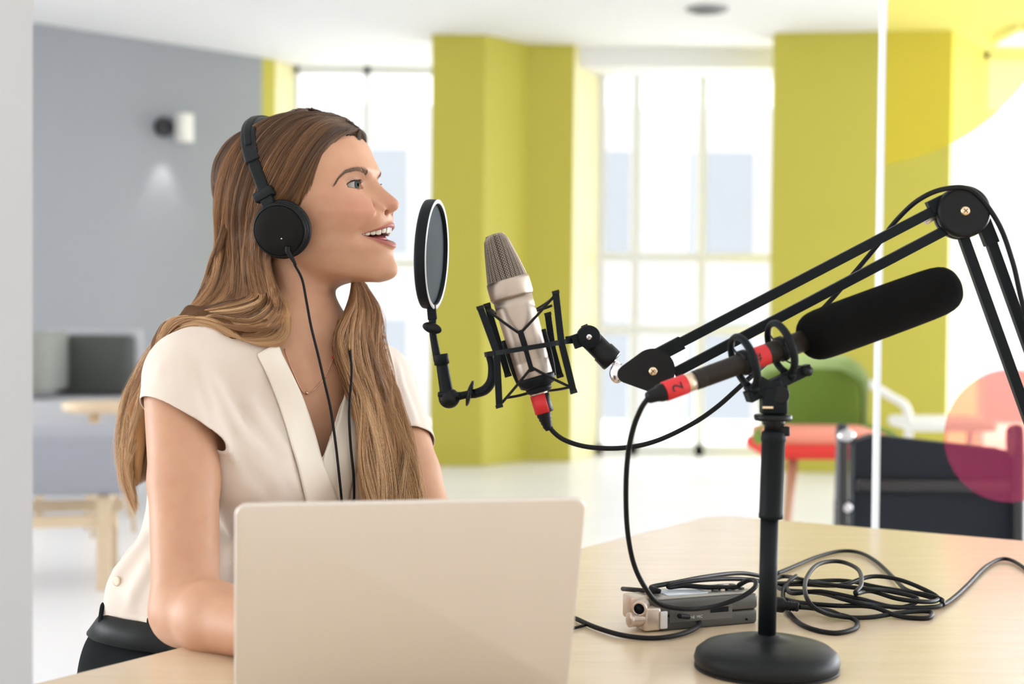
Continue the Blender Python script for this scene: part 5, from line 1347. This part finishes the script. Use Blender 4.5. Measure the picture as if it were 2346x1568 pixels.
def around(Y, angs=(92, 108, 125, 142, 158, 172, 186, 200)):
    out = []
    for a in angs:
        d = np.array([math.cos(math.radians(a)), 0, math.sin(math.radians(a))]); r = 190.0
        while cap_f(from_head(np.array([0, Y, 40])+d*r)[None])[0] > .0015 and r > 40: r -= .6
        out.append(from_head(np.array([0, Y, 40])+d*r))
    return out
# far side of the head: mirrored head part, falling down the back
far_g = []
for _i, (a, b) in enumerate(GN):
    h = np.array(head_pts(a)); q = to_head(h); q[:, 1] *= -1; h2 = from_head(q)
    e = h2[-1]; back = spine(1.0)-Nn*.13+L_*.06
    k = len(far_g)/6; lat = .10-.14*k
    tail = [e*.6+(spine(1.12)+L_*(lat+.01)-Nn*.085)*.4+[0, 0, -.01], spine(1.08)+L_*lat-Nn*.095, spine(1.0)+L_*lat-Nn*.125, spine(.92)+L_*lat-Nn*.13, spine(.84)+L_*lat-Nn*.13]
    far_g.append(resample([root(ROOTX[_i])]+list(h2)+[clear(x, .008) for x in tail]))
GF = [[(806, 622, 1.925), (806, 672, 1.92), (786, 735, 1.89), (768, 790, 1.84), (782, 850, 1.80), (806, 910, 1.775), (826, 985, 1.76), (836, 1070, 1.75), (842, 1150, 1.745), (848, 1240, 1.745)],
      [(806, 625, 1.93), (812, 690, 1.92), (802, 760, 1.89), (812, 830, 1.84), (838, 910, 1.80), (858, 990, 1.78), (870, 1080, 1.765), (880, 1160, 1.76), (886, 1250, 1.76)],
      [(816, 630, 1.94), (830, 695, 1.93), (830, 770, 1.90), (844, 850, 1.86), (866, 930, 1.83), (890, 1010, 1.805), (915, 1090, 1.79), (922, 1170, 1.785), (925, 1255, 1.78)],
      [(830, 646, 1.95), (852, 705, 1.94), (850, 780, 1.92), (866, 855, 1.885), (888, 930, 1.855), (912, 1010, 1.83), (932, 1090, 1.815), (944, 1170, 1.81), (958, 1255, 1.80)],
      [(838, 654, 1.955), (862, 715, 1.95), (866, 790, 1.93), (885, 860, 1.90), (908, 935, 1.875), (932, 1015, 1.85), (952, 1090, 1.835), (962, 1170, 1.83), (974, 1255, 1.82)]]
bk = [near_g[-1]]
for Y_, lat in ((48, -.085), (20, -.055), (-15, -.02)):
    h = around(Y_); bk.append(resample([root(-22-(48-Y_)*.15)]+h[1:]+[clear(x, .008) for x in (h[-1]*.35+(spine(1.12)+L_*lat-Nn*.080)*.65, spine(1.05)+L_*lat-Nn*.12, spine(.97)+L_*lat-Nn*.13, spine(.88)+L_*lat-Nn*.13)]))
bk.append(far_g[-1])
def relax(g, n=10):
    g = g.copy()
    for _ in range(n): g[1:-1] = g[:-2]*.25+g[1:-1]*.5+g[2:]*.25
    return g
def hang(g):                               # depth envelope: comes forward gradually where the body needs it
    r = relax(resample([g3(*x) for x in g]), 4); v = r-CAMO; t = np.linalg.norm(v, axis=1); d = v/t[:, None]; t2 = t.copy()
    for j in range(NR):
        if r[j, 2] < 1.127+.012:
            t2[j] = min(t[j], np.linalg.norm(clearcam(r[j], .010)-CAMO))
    J = np.arange(NR); t3 = (t2[None, :]+.0075*np.abs(J[:, None]-J[None, :])).min(1)
    for _ in range(3): t3[1:-1] = np.minimum(t3[1:-1], t3[:-2]*.25+t3[1:-1]*.5+t3[2:]*.25)
    return CAMO+d*t3[:, None]
front_g = [hang(g) for g in GF]
HV = []
def inward(G, hdir=None):
    G = np.array(G); A = np.gradient(G, axis=0); T = np.gradient(G, axis=1); N = np.cross(T, A); N /= np.linalg.norm(N, axis=2, keepdims=True)+1e-9
    cd = CAMO-G; cd /= np.linalg.norm(cd, axis=2, keepdims=True); return N*np.sign((N*(cd if hdir is None else np.array(hdir))).sum(2))[:, :, None]
def addhv(G, i0, i1, r, off, hdir=None, sub=3, edge=0):
    N = inward(G, hdir); G = np.array(G)-N*off
    for a in range(len(G)-1):
        for w in (np.arange(sub)/sub if a < len(G)-2 else np.linspace(0, 1, sub+1)):
            if a+w < edge or (edge and edge < 1 and a+w > len(G)-1-.45): continue
            g = G[a]*(1-w)+G[a+1]*w
            for i in range(i0, i1, 3):
                k0, k1 = max(0, 1-(i/NR)**3*.75), max(0, 1-((i+3)/NR)**3*.75)
                HV.append((g[i], g[min(i+3, NR-1)], r*k0, r*k1))
addhv(near_g, 22, NR-5, .0048, .0075, edge=.35)
addhv(far_g, 18, NR-5, .004, 0, tuple(-Nn), 3)
addhv(bk, 18, NR-5, .0030, 0, tuple(-Nn), 4, edge=1.6)
addhv(front_g, 8, NR-5, .0045, .0075, edge=.3)
HVa = [(np.minimum(a, b)-.04, np.maximum(a, b)+.04, a, b, r, q) for a, b, r, q in HV]
def hairvol_f(p):
    f = np.full(len(p), .05); m = np.linalg.norm(p-HO, axis=1) < .24
    if m.any(): f[m] = cap_f(p[m], -.0012)
    for lo, hi, a, b, r, q in HVa:
        k = ((p > lo) & (p < hi)).all(1)
        if k.any(): f[k] = smin(f[k], rcone(p[k], a, b, r, q), .010)
    return f
_t0 = time.time()
hp_, hf_ = surface_nets(hairvol_f, axis_grid([(-.58, .0042), (-.10, .0042)]), axis_grid([(1.68, .0042), (2.12, .0042)]), axis_grid([(.78, .0042), (1.40, .0042)]), band=.006, step=4, project=1)
#ENDVOL
def hair_mat(name, base=False):
    m = bpy.data.materials.new(name); m.use_nodes = True; nt = m.node_tree; b = nt.nodes['Principled BSDF']
    at = nt.nodes.new('ShaderNodeAttribute'); at.attribute_name = 'shade'
    rp = nt.nodes.new('ShaderNodeValToRGB'); e = rp.color_ramp.elements
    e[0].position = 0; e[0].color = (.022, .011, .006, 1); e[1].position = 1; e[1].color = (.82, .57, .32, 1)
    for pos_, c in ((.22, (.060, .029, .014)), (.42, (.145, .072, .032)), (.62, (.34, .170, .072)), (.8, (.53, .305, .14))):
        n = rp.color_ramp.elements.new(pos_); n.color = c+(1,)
    nt.links.new(at.outputs['Fac'], rp.inputs[0]); nt.links.new(rp.outputs[0], b.inputs['Base Color'])
    b.inputs['Roughness'].default_value = .4 if not base else .7; b.inputs['Specular IOR Level'].default_value = .45 if not base else .1
    if not base:
        b.inputs['Sheen Weight'].default_value = .0
    return m
M_hair = hair_mat('hair_fibre'); M_hbase = hair_mat('hair_under', True)
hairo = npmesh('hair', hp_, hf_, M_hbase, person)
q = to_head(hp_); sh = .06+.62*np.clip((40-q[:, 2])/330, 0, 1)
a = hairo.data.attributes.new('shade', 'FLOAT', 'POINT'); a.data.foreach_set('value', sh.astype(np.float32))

STR = []; SHD = []; RAD = []
def sheet(G, n, layer=(-.004, .003), clump=70, amp=(.0015, .006), shade=(.12, .62), tail=.15, warm=0.0, smin_=0.0, smax_=1.0, hdir=None, u0=0.0):
    G = np.array(G); K = len(G)
    # across direction and outward normal
    A = np.gradient(G, axis=0); T = np.gradient(G, axis=1); N = np.cross(T, A); N /= np.linalg.norm(N, axis=2, keepdims=True)+1e-9
    ref = G-(HO+np.array([0, 0, 0])); 
    sgn = np.sign((N*ref).sum(2)); low = G[:, :, 2] < HO[2]-.12
    cam_dir = CAMO-G; cam_dir /= np.linalg.norm(cam_dir, axis=2, keepdims=True); s2 = np.sign((N*(cam_dir if hdir is None else np.array(hdir))).sum(2))
    N *= np.where(low, s2, sgn)[:, :, None]
    # smooth the normals along the guides
    for _ in range(6):
        N[:, 1:-1] = (N[:, :-2]+2*N[:, 1:-1]+N[:, 2:]); N /= np.linalg.norm(N, axis=2, keepdims=True)+1e-9
    A /= np.linalg.norm(A, axis=2, keepdims=True)+1e-9
    cs = RNG.uniform(smin_, smax_, clump); cph = RNG.uniform(0, 6.28, clump); cfr = RNG.uniform(.8, 2.4, clump); clay = RNG.uniform(layer[0], layer[1], clump); csh = RNG.normal(0, .15, clump)
    t = np.linspace(0, 1, NR)
    for _ in range(n):
        c = RNG.integers(clump); pull = RNG.uniform(.0, .85); s0 = RNG.uniform(smin_, smax_)
        s = s0+(cs[c]-s0)*pull*np.clip((t-.15)*1.6, 0, 1)*(abs(s0-cs[c]) < .12)
        if abs(s0-cs[c]) >= .12: c = int(np.argmin(abs(cs-s0))); s = s0+(cs[c]-s0)*pull*np.clip((t-.15)*1.6, 0, 1)
        x = np.clip(s, 0, 1)*(K-1); i = np.clip(x.astype(int), 0, K-2); fr = x-i; fr = fr*fr*(3-2*fr)*.35+fr*.65
        j = np.arange(NR); g = G[i, j]*(1-fr)[:, None]+G[i+1, j]*fr[:, None]; nn = N[i, j]*(1-fr)[:, None]+N[i+1, j]*fr[:, None]; aa = A[i, j]
        lay = (clay[c]*.55+RNG.uniform(*layer)*.45); env = np.clip(t*7, 0, 1)
        wav = (amp[0]+(amp[1]-amp[0])*t)*np.sin(cfr[c]*6*t+cph[c])*env; wav2 = RNG.normal(0, .0006)+RNG.normal(0, .0022)*t**2
        p = g+nn*(lay*env+.0006)[:, None]+aa*(wav+wav2*2)[:, None]+nn*((wav*.35+wav2)*.8)[:, None]
        L = 1-RNG.random()**2*tail; m = max(8, int(NR*L)); i0 = int(u0*NR)
        p = p[i0:m]
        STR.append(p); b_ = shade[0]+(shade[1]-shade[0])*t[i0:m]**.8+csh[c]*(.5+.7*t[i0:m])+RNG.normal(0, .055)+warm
        SHD.append(np.clip(b_, .01, .99)); 
        u = np.linspace(0, 1, len(p)); RAD.append(.000155*np.clip(1.25-u*.6, 0, 1)*np.where(u > .93, (1-u)/.07+.1, 1)*RNG.uniform(.8, 1.25))
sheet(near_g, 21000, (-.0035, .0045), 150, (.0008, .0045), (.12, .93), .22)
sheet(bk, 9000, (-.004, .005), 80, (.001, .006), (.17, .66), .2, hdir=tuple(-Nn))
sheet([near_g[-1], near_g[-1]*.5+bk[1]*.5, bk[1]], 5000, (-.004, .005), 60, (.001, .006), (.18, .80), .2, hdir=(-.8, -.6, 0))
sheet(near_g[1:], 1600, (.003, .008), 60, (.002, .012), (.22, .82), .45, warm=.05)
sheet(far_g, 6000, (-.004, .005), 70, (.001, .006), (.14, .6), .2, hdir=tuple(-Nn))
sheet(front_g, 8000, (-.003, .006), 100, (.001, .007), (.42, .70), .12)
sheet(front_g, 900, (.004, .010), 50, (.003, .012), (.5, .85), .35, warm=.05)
# far hair seen over the brow: combed from the parting
top_far = []
for a_ in ([(833, 316), (812, 292), (770, 270), (715, 258)], [(828, 305), (800, 282), (750, 262), (700, 256)]):
    h = np.array(head_pts(a_)); 
def add_strands(name, par):
    hc = bpy.data.hair_curves.new(name); sizes = [len(s) for s in STR]
    hc.add_curves(sizes); P_ = np.concatenate(STR).astype(np.float32)
    hc.attributes['position'].data.foreach_set('vector', P_.ravel()) if 'position' in hc.attributes else hc.points.foreach_set('position', P_.ravel())
    r = hc.attributes.get('radius') or hc.attributes.new('radius', 'FLOAT', 'POINT'); r.data.foreach_set('value', np.concatenate(RAD).astype(np.float32))
    s = hc.attributes.new('shade', 'FLOAT', 'POINT'); s.data.foreach_set('value', np.concatenate(SHD).astype(np.float32))
    hc.materials.append(M_hair); o = bpy.data.objects.new(name, hc); COL.objects.link(o); setpar(o, par); o['kind'] = 'stuff'; return o
# short fly-away hairs on the crown
for _ in range(260):
    px_ = RNG.uniform(620, 820); base, _k = trace(cap_f, px_, np.interp(px_, [620, 690, 760, 835], [292, 262, 264, 305])+RNG.uniform(0, 25), .0)
    o_ = base-HO; o_ /= np.linalg.norm(o_); d = o_*.6+RNG.normal(0, .5, 3); d /= np.linalg.norm(d); L = RNG.uniform(.006, .016); n_ = 10; tt = np.linspace(0, 1, n_)[:, None]
    tang = np.cross(o_, RNG.normal(0, 1, 3)); tang /= np.linalg.norm(tang)
    STR.append(base+o_*.002+d*L*tt+tang*L*.6*tt**2); SHD.append(np.full(n_, RNG.uniform(.3, .6))); RAD.append(.00010*(1.1-tt[:, 0]))
add_strands('hair_strands', hairo)
print('hair', len(STR), time.time()-_t0)
# ================================================================== headphones
def HL(x, y, z): return Vector(from_head((x, y, z)))
hpn = thing('headphones', HL(6, 100, -5), 'black on-ear headphones worn by the woman, with two thin cables', 'headphones')
M_hp = mat('headphone_black', (.008, .010, .011), .45, spec=.16); M_hpd = mat('headphone_disc', (.008, .0075, .007), .5, spec=.12); M_pad = mat('ear_pad_leather', (.008, .011, .013), .42, spec=.2)
for s_ in (1, -1):
    c0, c1 = HL(3.5, 80*s_, -4), HL(6.8, 101*s_, -8.0); ax = (c1-c0).normalized(); L = (c1-c0).length
    b = MB(); b.lathe(c0, ax, [(.022, -.002), (.031, -.003), (.0358, .001), (.0372, .005), (.0368, .009), (.034, .0105)], 56); cup0 = b.build('ear_cushion', M_pad, hpn)
    b = MB(); b.lathe(c0, ax, [(.0335, .0095), (.0352, .0105), (.0352, .0135), (.0338, .0145), (.0330, .0150), (.0330, .0165), (.0342, .0172), (.0340, L-.003), (.0325, L-.0008), (.0318, L-.0008), (.0316, L-.0016)], 64); cup = b.build('ear_cup', M_hp, hpn)
    b = MB(); b.lathe(c0, ax, [(.0312, L-.0022), (.0310, L-.0006), (.0303, L), (.015, L+.0003), (0, L+.0004)], 64); dsc = b.build('cup_disc', M_hpd, cup)
    b = MB(); b.lathe(HL(11, 101.6*s_, -17.5)-ax*.0008, ax, [(.0009, 0), (.0009, .0012), (0, .0013)], 14); b.build('disc_emblem', mat('emblem', (.75, .75, .75), .3, 1), dsc)
    # yoke hinge and slider
    b = MB(); pts = [HL(-8, 97*s_, 24), HL(-13, 95.5*s_, 33), HL(-17, 94*s_, 42)]
    d = (pts[-1]-pts[0]).normalized(); nn = (HL(0, 100*s_, 0)-HL(0, 0, 0)).normalized(); sd = d.cross(nn).normalized()
    b.box((pts[0]+pts[-1])/2, (.017, .021, .0075), sd, d, sd.cross(d), bev=.002); b.build('hinge', M_hp, hpn)
    b = MB(); b.box(HL(-16, 95*s_, 38), (.028, .013, .011), sd, d, sd.cross(d), bev=.003); b.build('yoke', M_hp, hpn)
def strap(pts, w, th, nm, m, n=14):
    c = cr(pts, 10); rings = []
    for i, q in enumerate(c):
        t = c[min(i+1, len(c)-1)]-c[max(i-1, 0)]; t /= np.linalg.norm(t); o_ = np.array([0, q[1], max(q[2]-40, 0)*1.0]) if abs(q[1]) > 1e-6 or True else 0
        o_ = o_/max(np.linalg.norm(o_), 1e-6); o_ = o_-t*(o_@t); o_ /= np.linalg.norm(o_); s2 = np.cross(t, o_); u = i/(len(c)-1)
        ww = w*(1 if 0 < i < len(c)-1 else .93)
        ring = []
        for a in np.linspace(0, 2*PI, n, endpoint=False):
            ca, sa = math.cos(a), math.sin(a); e_ = .45
            ring.append(Vector(from_head(q+s2*(ww/2*math.copysign(abs(ca)**e_, ca))+o_*(th/2*math.copysign(abs(sa)**e_, sa)))))
        rings.append(ring)
    b = MB(); b.loft(rings, True, True); return b.build(nm, m, hpn)
side = [(-15, 94.5, 37), (-22, 93.5, 55), (-31, 91, 74), (-40, 85, 95)]
for s_ in (1, -1): strap([(x, y*s_, z) for x, y, z in side], 15.5, 5, 'slider', M_hp)
topb = [(-34, 90.5, 80), (-42, 84.5, 98), (-50, 72, 118), (-56, 50, 134), (-59, 24, 141), (-60, 0, 142.5)]
full = topb+[(x, -y, z) for x, y, z in topb[-2::-1]]
strap(full, 20.5, 8, 'headband', M_pad)
strap([(x-.5, y+2.6*y/90, z+2.6*z/150+1.0) for x, y, z in full[1:-1]], 9, 5.0, 'headband_inlay', M_hp)
# cables
def over(px, py, off, dmin=None):
    p_, ok = trace(lambda q: np.minimum(blouse_f(q), body_f(q)), px, py, off); return Vector(p_)
st0 = HL(17, 96, -33)
b = MB(); b.tube([st0+V(0, 0, .006), st0, HL(22, 94, -42), HL(26, 92, -50)], [.0034, .0034, .0026, .0016], 10); b.build('strain_relief', M_rub, hpn)
near_c = [HL(24, 93, -48), P(692, 640, 1.775), P(702, 690, 1.775), over(712, 745, .014), over(728, 810, .012), over(742, 870, .010), over(756, 930, .010), over(768, 1010, .010), over(776, 1080, .010), over(783, 1150, .010), over(790, 1230, .012), over(798, 1330, .02)]
far_c = [HL(18, -97, -35), HL(26, -93, -60), P(803, 690, 1.905), P(797, 750, 1.835), P(801, 800, 1.78), over(806, 850, .034), over(802, 910, .028), over(800, 960, .022), over(804, 1030, .012), over(810, 1090, .012), over(811, 1150, .012), over(806, 1230, .012), over(800, 1330, .02)]
for c_ in (near_c, far_c):
    b = MB(); b.tube(c_, .00165, 8, sub=6); b.build('cable', M_rub, hpn)
b = MB(); j = over(799, 1335, .02); b.tube([j+V(0, 0, .01), j-V(0, 0, .012)], [.0035, .003], 10, sub=1); b.tube([j-V(0, 0, .01), j+V(.02, -.05, -.04), V(-.13, 1.60, .80), V(-.06, 1.585, TABLE_Z+.0026), V(.03, 1.60, TABLE_Z+.0026), V(.09, 1.66, TABLE_Z+.0026)], .0018, 8, sub=8); b.build('cable_lead', M_rub, hpn)
